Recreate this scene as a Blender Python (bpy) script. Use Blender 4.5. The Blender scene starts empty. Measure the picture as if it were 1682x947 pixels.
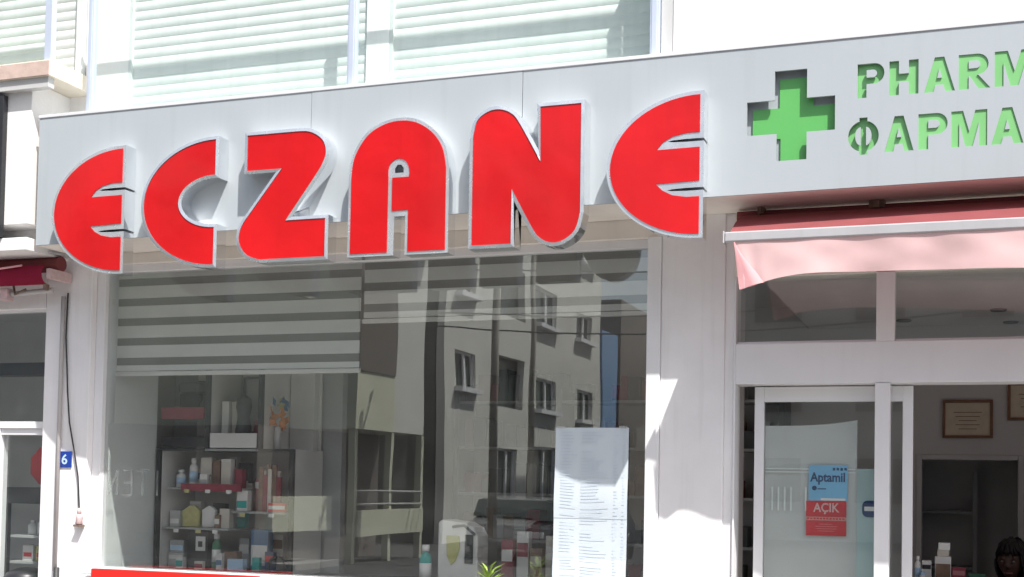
import bpy, bmesh, math, random
from mathutils import Vector, Matrix
from mathutils.geometry import tessellate_polygon
random.seed(7)
PI = math.pi
SC = bpy.context.scene
COL = SC.collection

# ------------------------------------------------------------------ camera, sky, sun, exposure
cam = bpy.data.cameras.new('camera')
cam.sensor_width = 36.0
cam.lens = 36.0 * 2081 / 1682
cam.shift_y = 244.5 / 1682
cam.clip_start, cam.clip_end = 0.05, 2000
cam_ob = bpy.data.objects.new('camera', cam)
COL.objects.link(cam_ob)
right = Vector((0.94088594, 0.33822641, 0.01834513))
down = Vector((0.00455714, 0.04151474, -0.9991275))
fwd = Vector((-0.3386929, 0.94014862, 0.03751929))
m = Matrix((right, -down, -fwd)).transposed().to_4x4()
m.translation = Vector((0, -6.1, 1.6))
cam_ob.matrix_world = m
SC.camera = cam_ob

SUN_DIR = Vector((1.0, -1.0, 2.12)).normalized()          # from the scene to the sun
world = bpy.data.worlds.new('World')
SC.world = world
world.use_nodes = True
wn, wl = world.node_tree.nodes, world.node_tree.links
for n in list(wn):
    wn.remove(n)
sky = wn.new('ShaderNodeTexSky')
sky.sky_type = 'NISHITA'
sky.sun_disc = False
sky.sun_elevation = math.asin(SUN_DIR.z)
sky.sun_rotation = math.atan2(SUN_DIR.x, SUN_DIR.y)
sky.air_density, sky.dust_density, sky.ozone_density = 1.0, 3.0, 1.0
bg = wn.new('ShaderNodeBackground')
bg.inputs['Strength'].default_value = 0.105
wo = wn.new('ShaderNodeOutputWorld')
haze_mix = wn.new('ShaderNodeHueSaturation')
haze_mix.inputs['Saturation'].default_value = 0.6
wl.new(sky.outputs[0], haze_mix.inputs['Color'])
wl.new(haze_mix.outputs[0], bg.inputs[0])
wl.new(bg.outputs[0], wo.inputs[0])

sun = bpy.data.lights.new('sun', 'SUN')
sun.energy = 4.2
sun.angle = math.radians(0.5)
sun.color = (1.0, 0.965, 0.91)
sun_ob = bpy.data.objects.new('sun', sun)
COL.objects.link(sun_ob)
sun_ob.rotation_euler = (-SUN_DIR).to_track_quat('-Z', 'Y').to_euler()
sun_ob.location = (8, -12, 20)

SC.view_settings.view_transform = 'Standard'
SC.view_settings.look = 'None'
SC.view_settings.gamma = 1.0
SC.view_settings.exposure = 0.75
SC.cycles.max_bounces = 10
SC.cycles.transparent_max_bounces = 24
SC.cycles.diffuse_bounces = 6

# ------------------------------------------------------------------ materials
MATS = {}


def mat(name, color, rough=0.6, metal=0.0, vary=0.06, scale=6.0, bump=0.0, bscale=60.0, spec=0.5,
        streak=0.0, coat=0.0):
    """principled material whose colour wanders by +-vary over an object-space noise"""
    if name in MATS:
        return MATS[name]
    mt = bpy.data.materials.new(name)
    mt.use_nodes = True
    nt = mt.node_tree
    N, L = nt.nodes, nt.links
    b = N['Principled BSDF']
    b.inputs['Roughness'].default_value = rough
    b.inputs['Metallic'].default_value = metal
    b.inputs['Specular IOR Level'].default_value = spec
    if coat:
        b.inputs['Coat Weight'].default_value = coat
        b.inputs['Coat Roughness'].default_value = 0.05
    geo = N.new('ShaderNodeNewGeometry')
    no = N.new('ShaderNodeTexNoise')
    no.inputs['Scale'].default_value = scale
    no.inputs['Detail'].default_value = 6
    L.new(geo.outputs['Position'], no.inputs['Vector'])
    rp = N.new('ShaderNodeValToRGB')
    rp.color_ramp.elements[0].position, rp.color_ramp.elements[1].position = 0.3, 0.7
    rp.color_ramp.elements[0].color = tuple(max(0, c * (1 - vary)) for c in color[:3]) + (1,)
    rp.color_ramp.elements[1].color = tuple(min(1, c * (1 + vary)) for c in color[:3]) + (1,)
    L.new(no.outputs['Fac'], rp.inputs['Fac'])
    out = rp.outputs['Color']
    if streak:
        mp = N.new('ShaderNodeMapping')
        mp.inputs['Scale'].default_value = (14, 14, 0.9)
        L.new(geo.outputs['Position'], mp.inputs['Vector'])
        n2 = N.new('ShaderNodeTexNoise')
        n2.inputs['Scale'].default_value = 1.6
        n2.inputs['Detail'].default_value = 5
        L.new(mp.outputs[0], n2.inputs['Vector'])
        r2 = N.new('ShaderNodeValToRGB')
        r2.color_ramp.elements[0].position, r2.color_ramp.elements[1].position = 0.52, 0.78
        r2.color_ramp.elements[0].color = (0, 0, 0, 1)
        r2.color_ramp.elements[1].color = (streak, streak, streak, 1)
        L.new(n2.outputs['Fac'], r2.inputs['Fac'])
        mx = N.new('ShaderNodeMix')
        mx.data_type = 'RGBA'
        L.new(r2.outputs['Color'], mx.inputs['Factor'])
        L.new(out, mx.inputs['A'])
        mx.inputs['B'].default_value = (color[0] * .45, color[1] * .42, color[2] * .38, 1)
        out = mx.outputs['Result']
    L.new(out, b.inputs['Base Color'])
    rr = N.new('ShaderNodeMapRange')
    rr.inputs['To Min'].default_value = max(0.02, rough - 0.05)
    rr.inputs['To Max'].default_value = min(1, rough + 0.06)
    L.new(no.outputs['Fac'], rr.inputs['Value'])
    L.new(rr.outputs[0], b.inputs['Roughness'])
    if bump:
        nb = N.new('ShaderNodeTexNoise')
        nb.inputs['Scale'].default_value = bscale
        nb.inputs['Detail'].default_value = 4
        L.new(geo.outputs['Position'], nb.inputs['Vector'])
        bp = N.new('ShaderNodeBump')
        bp.inputs['Strength'].default_value = 1.0
        bp.inputs['Distance'].default_value = bump
        L.new(nb.outputs['Fac'], bp.inputs['Height'])
        L.new(bp.outputs[0], b.inputs['Normal'])
    MATS[name] = mt
    return mt


def glass(name, tint, refl, wave=0.0, grow=0.5):
    """clear pane: tinted see-through plus a mirror share that grows towards grazing"""
    mt = bpy.data.materials.new(name)
    mt.use_nodes = True
    N, L = mt.node_tree.nodes, mt.node_tree.links
    for n in list(N):
        N.remove(n)
    tr = N.new('ShaderNodeBsdfTransparent')
    tr.inputs[0].default_value = tint + (1,)
    gl = N.new('ShaderNodeBsdfGlossy')
    gl.inputs['Roughness'].default_value = 0.0
    gl.inputs['Color'].default_value = (0.97, 1.0, 0.99, 1)
    lw = N.new('ShaderNodeLayerWeight')
    lw.inputs['Blend'].default_value = 0.5
    pw = N.new('ShaderNodeMath')
    pw.operation = 'POWER'
    pw.inputs[1].default_value = 5.0
    L.new(lw.outputs['Facing'], pw.inputs[0])
    ma = N.new('ShaderNodeMath')
    ma.operation = 'MULTIPLY_ADD'
    ma.inputs[1].default_value = grow
    ma.inputs[2].default_value = refl
    L.new(pw.outputs[0], ma.inputs[0])
    if wave:
        geo = N.new('ShaderNodeNewGeometry')
        nb = N.new('ShaderNodeTexNoise')
        nb.inputs['Scale'].default_value = 1.3
        nb.inputs['Detail'].default_value = 1
        L.new(geo.outputs['Position'], nb.inputs['Vector'])
        bp = N.new('ShaderNodeBump')
        bp.inputs['Distance'].default_value = wave
        L.new(nb.outputs['Fac'], bp.inputs['Height'])
        L.new(bp.outputs[0], gl.inputs['Normal'])
    mx = N.new('ShaderNodeMixShader')
    L.new(ma.outputs[0], mx.inputs[0])
    L.new(tr.outputs[0], mx.inputs[1])
    L.new(gl.outputs[0], mx.inputs[2])
    # a film of dust and wipe marks
    g2 = N.new('ShaderNodeNewGeometry')
    mp = N.new('ShaderNodeMapping')
    mp.inputs['Rotation'].default_value = (0, .5, 0)
    mp.inputs['Scale'].default_value = (1.2, 1, 5)
    L.new(g2.outputs['Position'], mp.inputs['Vector'])
    dn = N.new('ShaderNodeTexNoise')
    dn.inputs['Scale'].default_value = 1.8
    dn.inputs['Detail'].default_value = 7
    L.new(mp.outputs[0], dn.inputs['Vector'])
    dr = N.new('ShaderNodeMapRange')
    dr.inputs['From Min'].default_value = .4
    dr.inputs['From Max'].default_value = .75
    dr.inputs['To Min'].default_value = .004
    dr.inputs['To Max'].default_value = .02
    L.new(dn.outputs['Fac'], dr.inputs['Value'])
    df = N.new('ShaderNodeBsdfDiffuse')
    df.inputs[0].default_value = (.7, .7, .68, 1)
    m3 = N.new('ShaderNodeMixShader')
    L.new(dr.outputs[0], m3.inputs[0])
    L.new(mx.outputs[0], m3.inputs[1])
    L.new(df.outputs[0], m3.inputs[2])
    o = N.new('ShaderNodeOutputMaterial')
    L.new(m3.outputs[0], o.inputs[0])
    MATS[name] = mt
    return mt


def translucent(name, color, amount, see=0.0, vary=0.05):
    """cloth: diffuse plus light shining through, optionally partly see-through"""
    mt = bpy.data.materials.new(name)
    mt.use_nodes = True
    N, L = mt.node_tree.nodes, mt.node_tree.links
    for n in list(N):
        N.remove(n)
    geo = N.new('ShaderNodeNewGeometry')
    no = N.new('ShaderNodeTexNoise')
    no.inputs['Scale'].default_value = 5
    no.inputs['Detail'].default_value = 6
    L.new(geo.outputs['Position'], no.inputs['Vector'])
    rp = N.new('ShaderNodeValToRGB')
    rp.color_ramp.elements[0].position, rp.color_ramp.elements[1].position = 0.3, 0.7
    rp.color_ramp.elements[0].color = tuple(c * (1 - vary) for c in color) + (1,)
    rp.color_ramp.elements[1].color = tuple(min(1, c * (1 + vary)) for c in color) + (1,)
    L.new(no.outputs['Fac'], rp.inputs[0])
    d = N.new('ShaderNodeBsdfDiffuse')
    t = N.new('ShaderNodeBsdfTranslucent')
    L.new(rp.outputs[0], d.inputs[0])
    L.new(rp.outputs[0], t.inputs[0])
    mx = N.new('ShaderNodeMixShader')
    mx.inputs[0].default_value = amount
    L.new(d.outputs[0], mx.inputs[1])
    L.new(t.outputs[0], mx.inputs[2])
    res = mx
    if see:
        tr = N.new('ShaderNodeBsdfTransparent')
        m2 = N.new('ShaderNodeMixShader')
        m2.inputs[0].default_value = see
        L.new(mx.outputs[0], m2.inputs[1])
        L.new(tr.outputs[0], m2.inputs[2])
        res = m2
    o = N.new('ShaderNodeOutputMaterial')
    L.new(res.outputs[0], o.inputs[0])
    MATS[name] = mt
    return mt


WALL = mat('white_render', (.80, .79, .785), .85, vary=.03, scale=3, bump=.0015, bscale=45, streak=.10)
PILLAR = mat('white_painted_pillar', (.83, .82, .835), .7, vary=.05, scale=3.5, bump=.0016, bscale=26, streak=.17)
CREAM = mat('cream_slab', (.70, .64, .54), .8, vary=.08, scale=9, bump=.001)
TERRA = mat('worn_tile_edge', (.55, .42, .37), .7, vary=.15, scale=14, bump=.001)
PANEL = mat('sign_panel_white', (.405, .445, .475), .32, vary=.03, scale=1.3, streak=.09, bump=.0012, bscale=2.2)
PANELEDGE = mat('sign_cap', (.66, .67, .69), .4, vary=.04)
CAVITY = mat('sign_cavity', (.34, .33, .34), .8, vary=.1)
RED = mat('red_acrylic', (.57, .007, .010), .3, vary=.13, scale=1.9, spec=.3, coat=.2, streak=.10, bump=.012, bscale=2.5)
CHROME = mat('chrome_return', (.88, .89, .91), .07, metal=1.0, vary=.03, scale=9)
TRIM = mat('satin_trim', (.70, .735, .78), .26, metal=.7, vary=.08, scale=14, bump=.0006, bscale=14)
LGREEN = mat('pale_green_acrylic', (.20, .50, .19), .35, vary=.06, scale=5)
GREEN = mat('green_acrylic', (.115, .43, .115), .35, vary=.05, scale=3)
ALU = mat('white_aluminium', (.78, .78, .80), .38, vary=.03, scale=3, streak=.06)
POST = mat('blue_grey_aluminium', (.62, .68, .80), .33, metal=.35, vary=.05)
LINTEL = mat('lintel_bounce_tint', (.80, .755, .70), .8, vary=.05, scale=4, streak=.1)  # beige puts the awning's warm bounce light into the colour
GREYSTRIP = mat('grey_strip', (.52, .52, .52), .6, vary=.05)
SLAT = mat('cream_shutter', (.62, .65, .64), .5, vary=.06, scale=5, streak=.12)
BLACK = mat('black_plastic', (.022, .023, .027), .4, vary=.15)
DARKGREY = mat('dark_grey', (.085, .087, .09), .5, vary=.12)
MIDGREY = mat('mid_grey', (.42, .42, .42), .6, vary=.06)
INWALL = mat('inside_wall', (.56, .535, .53), .85, vary=.04, scale=2)
INPANEL = mat('inside_panel', (.80, .83, .83), .6, vary=.03, scale=2)
CEIL = mat('inside_ceiling', (.70, .66, .66), .85, vary=.03)
FLOOR = mat('inside_floor', (.42, .40, .38), .35, vary=.08, scale=3)
ASPHALT = mat('asphalt', (.055, .055, .057), .9, vary=.25, scale=20, bump=.004, bscale=180)
PAVE = mat('pavement_stone', (.29, .275, .26), .85, vary=.12, scale=7, bump=.002, bscale=80)
KERB = mat('kerb_stone', (.36, .35, .33), .85, vary=.1)
PINK = translucent('faded_pink_cloth', (.84, .585, .585), .25, vary=.09)
REDCLOTH = translucent('red_cloth', (.27, .085, .09), .2, vary=.10)
CRIMSON = translucent('crimson_cloth', (.27, .025, .055), .15, vary=.12)
BAND = translucent('blind_band', (.91, .91, .90), .25, vary=.04)
SHEER = translucent('blind_sheer', (.34, .34, .33), .3, see=.22, vary=.06)
GLASS = glass('shop_glass', (.95, .965, .96), .118, wave=.0011)
DOORGLASS = glass('door_glass', (.925, .945, .94), .06)
RAILGLASS = glass('rail_glass', (.955, .985, .975), .01, grow=.12)
PAPER = mat('list_paper', (.56, .62, .675), .8, vary=.04, scale=3, bump=.0015, bscale=6)
INK = mat('pale_print', (.50, .57, .66), .8, vary=.1)
SHEET = mat('door_sheet', (.60, .605, .60), .7, vary=.05, scale=4)
CYAN = mat('cyan_sheet', (.47, .60, .61), .7, vary=.05)
SKYBLUE = mat('blue_poster', (.22, .52, .78), .5, vary=.06, scale=5)
NAVY = mat('navy_print', (.02, .05, .16), .5, vary=.1)
SIGNRED = mat('red_notice', (.62, .03, .04), .45, vary=.07)
WHITE = mat('white_print', (.82, .80, .78), .5, vary=.03)
PLATE = mat('blue_enamel', (.02, .055, .30), .25, vary=.12, scale=30)
PALEBLUE = mat('pale_blue_print', (.45, .62, .82), .4, vary=.05)
PIPE = mat('white_conduit', (.45, .43, .43), .5, vary=.06, streak=.2)
CABLE = mat('black_cable', (.03, .03, .033), .5)
RUST = mat('rusty_bracket', (.17, .115, .085), .75, vary=.3, scale=40)
PINKPVC = mat('pinkish_plastic', (.60, .44, .44), .6, vary=.12, scale=30)
WOOD = mat('brown_frame', (.20, .085, .045), .5, vary=.2, scale=18)
CERT = mat('certificate_paper', (.62, .52, .40), .7, vary=.08, scale=14)
BOARDRED = mat('red_board', (.80, .02, .015), .4, vary=.05)
TEAL = mat('teal_plastic', (.02, .36, .33), .35, vary=.06)
OCHRE = mat('yellow_panel', (.48, .46, .16), .5, vary=.08)
ORANGE = mat('orange_packet', (.62, .22, .05), .5, vary=.1)
MAROON = mat('maroon_card', (.28, .035, .06), .5, vary=.15, scale=12)
BEIGE = mat('beige_carton', (.60, .55, .49), .6, vary=.06)
OFFWHITE = mat('offwhite_carton', (.72, .70, .68), .5, vary=.05)
BLUECARD = mat('blue_carton', (.08, .18, .32), .5, vary=.08)
YELLOWISH = mat('yellow_pouch', (.50, .47, .20), .5, vary=.15, scale=30)
BROWN = mat('brown_packet', (.22, .13, .09), .55, vary=.2, scale=20)
LEAF = mat('leaf_green', (.24, .36, .05), .5, vary=.4, scale=30)
TERRAPOT = mat('grey_pot', (.25, .24, .23), .8, vary=.1)
SKIN = mat('skin', (.115, .058, .043), .5, vary=.06)  # darkened below its own tone to carry the indoor shade
HAIR = mat('dark_hair', (.018, .012, .012), .5, vary=.3, scale=40)
SHIRT = mat('dark_shirt', (.035, .03, .05), .8, vary=.15)
EYEW = mat('eye_white', (.22, .2, .19), .3)
LIPS = mat('lips', (.30, .10, .09), .45)
FAC_A = mat('street_house_render', (.66, .645, .605), .85, vary=.06, scale=1.2, streak=.08)
FAC_B = mat('cream_render', (.60, .60, .47), .85, vary=.05, scale=1.2, streak=.1)
FAC_C = mat('pale_grey_render', (.64, .63, .60), .85, vary=.05, scale=1.2)
FAC_BLUE = mat('blue_render', (.16, .30, .52), .8, vary=.06)
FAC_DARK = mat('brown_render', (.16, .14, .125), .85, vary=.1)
WINDARK = mat('window_shade', (.05, .065, .06), .15, vary=.2)
POLE = mat('weathered_pole', (.30, .275, .235), .8, vary=.2, scale=20)


# ------------------------------------------------------------------ mesh building
class MB:
    def __init__(self):
        self.v, self.f, self.mi, self.sm = [], [], [], []
        self.mats = []

    def _m(self, m):
        if m is None:
            m = self.mats[0] if self.mats else None
        if m not in self.mats:
            self.mats.append(m)
        return self.mats.index(m)

    def face(self, pts, m=None, smooth=False):
        i = len(self.v)
        self.v += [tuple(p) for p in pts]
        self.f.append(tuple(range(i, i + len(pts))))
        self.mi.append(m)
        self.sm.append(smooth)

    def box(self, x0, x1, y0, y1, z0, z1, m=None):
        i = len(self.v)
        self.v += [(x0, y0, z0), (x1, y0, z0), (x1, y1, z0), (x0, y1, z0),
                   (x0, y0, z1), (x1, y0, z1), (x1, y1, z1), (x0, y1, z1)]
        for q in ((0, 3, 2, 1), (4, 5, 6, 7), (0, 1, 5, 4), (1, 2, 6, 5), (2, 3, 7, 6), (3, 0, 4, 7)):
            self.f.append(tuple(i + k for k in q))
            self.mi.append(m)
            self.sm.append(False)
        return self

    def tube(self, pts, r, n=10, m=None, caps=True, radii=None):
        pts = [Vector(p) for p in pts]
        rings = []
        ref = None
        for k, p in enumerate(pts):
            d = (pts[min(k + 1, len(pts) - 1)] - pts[max(k - 1, 0)]).normalized()
            if ref is None:
                ref = Vector((0, 0, 1)) if abs(d.z) < .9 else Vector((1, 0, 0))
            a = d.cross(ref).normalized()
            b = d.cross(a).normalized()
            ref = -b.cross(d).cross(d) if False else ref
            rr = radii[k] if radii else r
            base = len(self.v)
            for j in range(n):
                t = 2 * PI * j / n
                self.v.append(tuple(p + a * (rr * math.cos(t)) + b * (rr * math.sin(t))))
            rings.append(base)
        for k in range(len(rings) - 1):
            for j in range(n):
                j2 = (j + 1) % n
                self.f.append((rings[k] + j, rings[k] + j2, rings[k + 1] + j2, rings[k + 1] + j))
                self.mi.append(m)
                self.sm.append(True)
        if caps:
            for base, rev in ((rings[0], True), (rings[-1], False)):
                q = [base + j for j in range(n)]
                self.f.append(tuple(reversed(q)) if rev else tuple(q))
                self.mi.append(m)
                self.sm.append(False)
        return self

    def lathe(self, cx, cy, prof, n=18, m=None):
        """prof: list of (radius, z)"""
        rings = []
        for r, z in prof:
            base = len(self.v)
            for j in range(n):
                t = 2 * PI * j / n
                self.v.append((cx + r * math.cos(t), cy + r * math.sin(t), z))
            rings.append(base)
        for k in range(len(rings) - 1):
            for j in range(n):
                j2 = (j + 1) % n
                self.f.append((rings[k] + j, rings[k] + j2, rings[k + 1] + j2, rings[k + 1] + j))
                self.mi.append(m)
                self.sm.append(True)
        self.f.append(tuple(reversed([rings[0] + j for j in range(n)])))
        self.mi.append(m)
        self.sm.append(False)
        self.f.append(tuple(rings[-1] + j for j in range(n)))
        self.mi.append(m)
        self.sm.append(False)
        return self

    def plate(self, loops, y0, y1, m=None, mside=None, back=True, mback=None):
        """flat plate in the X-Z plane with holes: loops[0] outline, the others holes; front at y0, back at y1"""
        flat = [p for lp in loops for p in lp]
        tris = tessellate_polygon([[Vector((x, z, 0)) for x, z in lp] for lp in loops])
        i = len(self.v)
        n = len(flat)
        self.v += [(x, y0, z) for x, z in flat] + [(x, y1, z) for x, z in flat]
        for a, b, c in tris:
            ax, az = flat[a]; bx, bz = flat[b]; cx, cz = flat[c]
            if (bx - ax) * (cz - az) - (bz - az) * (cx - ax) < 0:
                b, c = c, b
            self.f.append((i + a, i + b, i + c)); self.mi.append(m); self.sm.append(False)
            if back:
                self.f.append((i + n + a, i + n + c, i + n + b)); self.mi.append(mback or m); self.sm.append(False)
        o = 0
        for li, lp in enumerate(loops):
            k = len(lp)
            area = sum(lp[q][0] * lp[(q + 1) % k][1] - lp[(q + 1) % k][0] * lp[q][1] for q in range(k))
            ccw = area > 0
            for q in range(k):
                a, b = i + o + q, i + o + (q + 1) % k
                quad = (a, a + n, b + n, b)
                if (ccw and li == 0) or (not ccw and li > 0):
                    pass
                else:
                    quad = tuple(reversed(quad))
                self.f.append(quad); self.mi.append(mside or m); self.sm.append(False)
            o += k
        return self

    def build(self, name, m=None, parent=None, bevel=0.0, segs=2, weld=False, **props):
        me = bpy.data.meshes.new(name)
        xs, ys, zs = zip(*self.v)
        c = Vector(((min(xs) + max(xs)) / 2, (min(ys) + max(ys)) / 2, min(zs)))
        me.from_pydata([tuple(Vector(p) - c) for p in self.v], [], self.f)
        if m is not None:
            self._m(m)
        idx = []
        for q in self.mi:
            idx.append(self._m(q) if q is not None else 0)
        for q in self.mats:
            me.materials.append(q)
        me.polygons.foreach_set('material_index', idx)
        me.polygons.foreach_set('use_smooth', self.sm)
        if weld:
            bm = bmesh.new()
            bm.from_mesh(me)
            bmesh.ops.remove_doubles(bm, verts=bm.verts, dist=1e-5)
            bm.to_mesh(me)
            bm.free()
        me.update()
        ob = bpy.data.objects.new(name, me)
        COL.objects.link(ob)
        if parent is not None:
            ob.parent = parent
            ob.location = c - wloc(parent)
        else:
            ob.location = c
        ob['_w'] = list(c)
        if bevel:
            bv = ob.modifiers.new('bevel', 'BEVEL')
            bv.width = bevel
            bv.segments = segs
            bv.limit_method = 'ANGLE'
            bv.angle_limit = math.radians(35)
        tag(ob, **props)
        return ob


def wloc(o):
    return Vector(o['_w'])


def tag(o, label=None, cat=None, group=None, kind=None):
    if label: o['label'] = label
    if cat: o['category'] = cat
    if group: o['group'] = group
    if kind: o['kind'] = kind
    return o


def thing(name, loc, label, cat, group=None):
    o = bpy.data.objects.new(name, None)
    COL.objects.link(o)
    o.location = loc
    o.empty_display_size = 0.1
    o['_w'] = list(loc)
    return tag(o, label, cat, group)


def box(name, d, m, parent=None, bevel=0.0, **p):
    return MB().box(*d).build(name, m, parent, bevel, **p)


def text_loopmesh(body, x0, x1, z0, z1, y, name, m, parent, mirror=False, bold=0.0, thick=.001, **p):
    """flat lettering from the built-in font fitted to a rectangle of a wall-parallel plane"""
    cu = bpy.data.curves.new('lettering', 'FONT')
    cu.body = body
    cu.size = 1.0
    cu.offset = bold
    cu.resolution_u = 3
    ob = bpy.data.objects.new('lettering_source', cu)
    COL.objects.link(ob)
    dg = bpy.context.evaluated_depsgraph_get()
    me = bpy.data.meshes.new_from_object(ob.evaluated_get(dg))
    bpy.data.objects.remove(ob)
    bpy.data.curves.remove(cu)
    xs = [v.co.x for v in me.vertices]
    ys = [v.co.y for v in me.vertices]
    ax, bx, ay, by = min(xs), max(xs), min(ys), max(ys)
    mb = MB()
    pts = []
    for v in me.vertices:
        u = (v.co.x - ax) / (bx - ax)
        if mirror: u = 1 - u
        w = (v.co.y - ay) / (by - ay)
        pts.append((x0 + u * (x1 - x0), y, z0 + w * (z1 - z0)))
    for f in me.polygons:
        q = [pts[i] for i in f.vertices]
        if mirror: q.reverse()
        mb.face(q)
    bpy.data.meshes.remove(me)
    return mb.build(name, m, parent, **p)


# ------------------------------------------------------------------ the setting: ground
box('ground', (-160, 160, -160, 160, -.5, -.125), ASPHALT, kind='structure')
mbp = MB().box(-60, 60, -3.2, -.004, -.124, 0.0)
pav = mbp.build('pavement', PAVE, kind='structure')
box('kerb', (-60, 60, -3.36, -3.203, -.124, .004), KERB, kind='structure', bevel=.015)
box('far_pavement', (-60, -12.2, -17.2, -15.4, -.124, 0.0), PAVE, kind='structure')

# ------------------------------------------------------------------ the pharmacy building
shop = thing('shop_building', (-1.8, 1.0, 0), 'white shop building behind the long red lettered sign, big window and glass door', 'building')
# piers
box('pillar', (-5.15, -4.824, 0, .34, 0, 3.58), PILLAR, shop, .006)
mp = MB().box(-1.428, -1.113, 0, .34, 0, 2.955)
mp.build('pillar', PILLAR, shop, .006)
box('pillar_edge_strip', (-1.113, -1.068, .012, .2, 0, 2.955), PILLAR, shop, .004)
# lintel and wall behind the sign
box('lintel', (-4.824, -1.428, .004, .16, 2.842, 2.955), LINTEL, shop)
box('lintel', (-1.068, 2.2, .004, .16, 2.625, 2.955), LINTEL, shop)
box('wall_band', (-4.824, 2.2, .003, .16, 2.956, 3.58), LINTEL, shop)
# parapet / front below the window
box('window_apron', (-4.824, -1.428, .02, .16, 0, 1.03), PILLAR, shop)
# upper storey
box('upper_wall', (-4.99, -1.34, .03, .2, 3.58, 6.4), WALL, shop)
box('upper_pilaster', (-4.90, -4.602, -.022, .03, 3.58, 6.4), WALL, shop, .004)
box('upper_pilaster', (-3.068, -2.932, -.024, .03, 3.58, 6.4), WALL, shop, .004)
box('upper_wall', (-1.326, 3.0, -.27, .2, 3.58, 6.4), WALL, shop, .004)
box('grey_corner_strip', (-1.385, -1.327, -.265, .2, 3.58, 6.4), GREYSTRIP, shop, .003)
box('balcony_slab', (-4.82, 3.0, -.26, .16, 3.5, 3.579), CREAM, shop)
# inside
box('floor', (-4.95, 2.2, .165, 5.0, -.1, .15), FLOOR, shop)
box('ceiling', (-4.95, 2.2, .165, 5.0, 2.90, 3.05), CEIL, shop)
box('side_wall', (-5.1, -4.95, .345, 5.0, .15, 2.9), INWALL, shop)
box('side_wall', (2.05, 2.2, .165, 5.0, .15, 2.9), INWALL, shop)
bw = MB()
bw.box(-4.94, -.33, 3.0, 3.12, .15, 2.9)
bw.box(.35, 2.04, 3.0, 3.12, .15, 2.9)
bw.box(-.33, .35, 3.0, 3.12, 1.86, 2.9)
bw.build('back_wall', INWALL, shop)
dfm = MB()
dfm.box(-.33, -.295, 2.985, 3.13, .151, 1.86).box(.315, .35, 2.985, 3.13, .151, 1.86).box(-.295, .315, 2.985, 3.13, 1.825, 1.86)
dfm.build('inner_door_frame', INWALL, shop, .004)
box('back_room_wall', (-1.2, 1.3, 3.9, 4.0, .15, 2.9), OFFWHITE, shop)
box('partition_wall', (-4.94, -3.70, 1.02, 1.08, .151, 2.9), MIDGREY, shop)
box('dropped_ceiling', (-1.06, 2.04, .2, 2.99, 2.74, 2.76), CEIL, shop)
for k, (x, y, z) in enumerate(((-.402, 2.64, 2.74), (.173, 2.25, 2.74), (.262, 2.86, 2.74), (-1.6, 1.6, 2.9), (-2.8, 1.8, 2.9))):
    MB().lathe(x, y, [(.045, z - .012), (.052, z - .001)], 16, DARKGREY).build('ceiling_downlight', DARKGREY, shop)
box('roof', (-5.1, 3.0, .2, 5.0, 6.3, 6.42), CREAM, shop)
box('rear_wall', (-5.1, 2.2, 5.0, 5.15, -.1, 6.3), WALL, shop)
box('side_wall', (2.2, 2.35, .165, 5.0, -.1, 6.3), WALL, shop)

# window: frame and pane
win = MB()
win.box(-4.823, -4.765, .045, .115, 1.06, 2.842)
win.box(-1.497, -1.4285, -.012, .115, 0.5, 2.841)
win.box(-4.765, -1.497, .05, .11, 2.80, 2.842)
win.box(-4.765, -1.497, .03, .11, 1.03, 1.078)
wf = win.build('shop_window', ALU, shop, .003)
box('pane', (-4.764, -1.498, .078, .086, 1.079, 2.799), GLASS, wf)
box('sill', (-4.80, -1.50, -.06, .02, 1.045, 1.075), ALU, shop, .004)
deco = MB()
def strokes(mb, segs, y, t):
    for (ax, az, bx, bz) in segs:
        d = Vector((bx - ax, 0, bz - az)); L_ = d.length; n = Vector((-d.z, 0, d.x)) / L_ * t / 2
        a, b = Vector((ax, y, az)), Vector((bx, y, bz))
        mb.face([a - n, b - n, b + n, a + n])
z0, z1 = 1.50, 1.645
strokes(deco, [(-4.735, z0, -4.735, z1), (-4.735, z0, -4.675, z1), (-4.675, z0, -4.675, z1),
               (-4.575, z0, -4.575, z1), (-4.635, z0, -4.575, z0), (-4.625, 1.572, -4.575, 1.572), (-4.635, z1, -4.575, z1),
               (-4.50, z0, -4.50, z1), (-4.54, z1, -4.46, z1), (-4.40, z0, -4.40, z1)], .089, .014)
PALE_FILM = translucent('pale_film', (.75, .77, .77), .4, see=.66)
deco.build('painted_reflection', PALE_FILM, wf, label='faint mirrored white letters on the left of the glass, a painted reflection')  # reversed letters laid on the pane in place of a street sign's reflection

# door front: transom windows, white bars, sliding leaf
fr = MB()
fr.box(-1.067, -1.058, .0, .10, 0, 2.625)                       # thin left jamb
fr.box(-1.058, 2.0, .0, .10, 2.106, 2.30)                       # transom bar
fr.box(-.405, -.322, -.004, .10, 2.301, 2.625)                  # mullion of the transom
fr.box(-.408, -.341, -.006, .10, 0, 2.105)                      # mullion beside the leaf
fr.box(.62, .70, -.004, .10, 2.301, 2.625)
fr.box(1.05, 1.12, -.006, .10, 0, 2.105)
fr.build('door_front', ALU, shop, .003)
t1 = box('transom_window', (-1.057, -.406, .03, .08, 2.3005, 2.312), ALU, shop)
box('pane', (-1.056, -.4065, .045, .053, 2.3125, 2.6245), DOORGLASS, t1)
t2 = box('transom_window', (-.321, .619, .03, .08, 2.3005, 2.312), ALU, shop)
box('pane', (-.3205, .6185, .045, .053, 2.3125, 2.6245), DOORGLASS, t2)
t3 = box('transom_window', (.701, 1.9, .03, .08, 2.3005, 2.312), ALU, shop)
box('pane', (.7015, 1.9, .045, .053, 2.3125, 2.6245), DOORGLASS, t3)
leaf = MB()
leaf.box(-.982, -.936, .115, .15, .16, 2.10).box(-.290, -.243, .115, .15, .16, 2.10)
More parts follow.
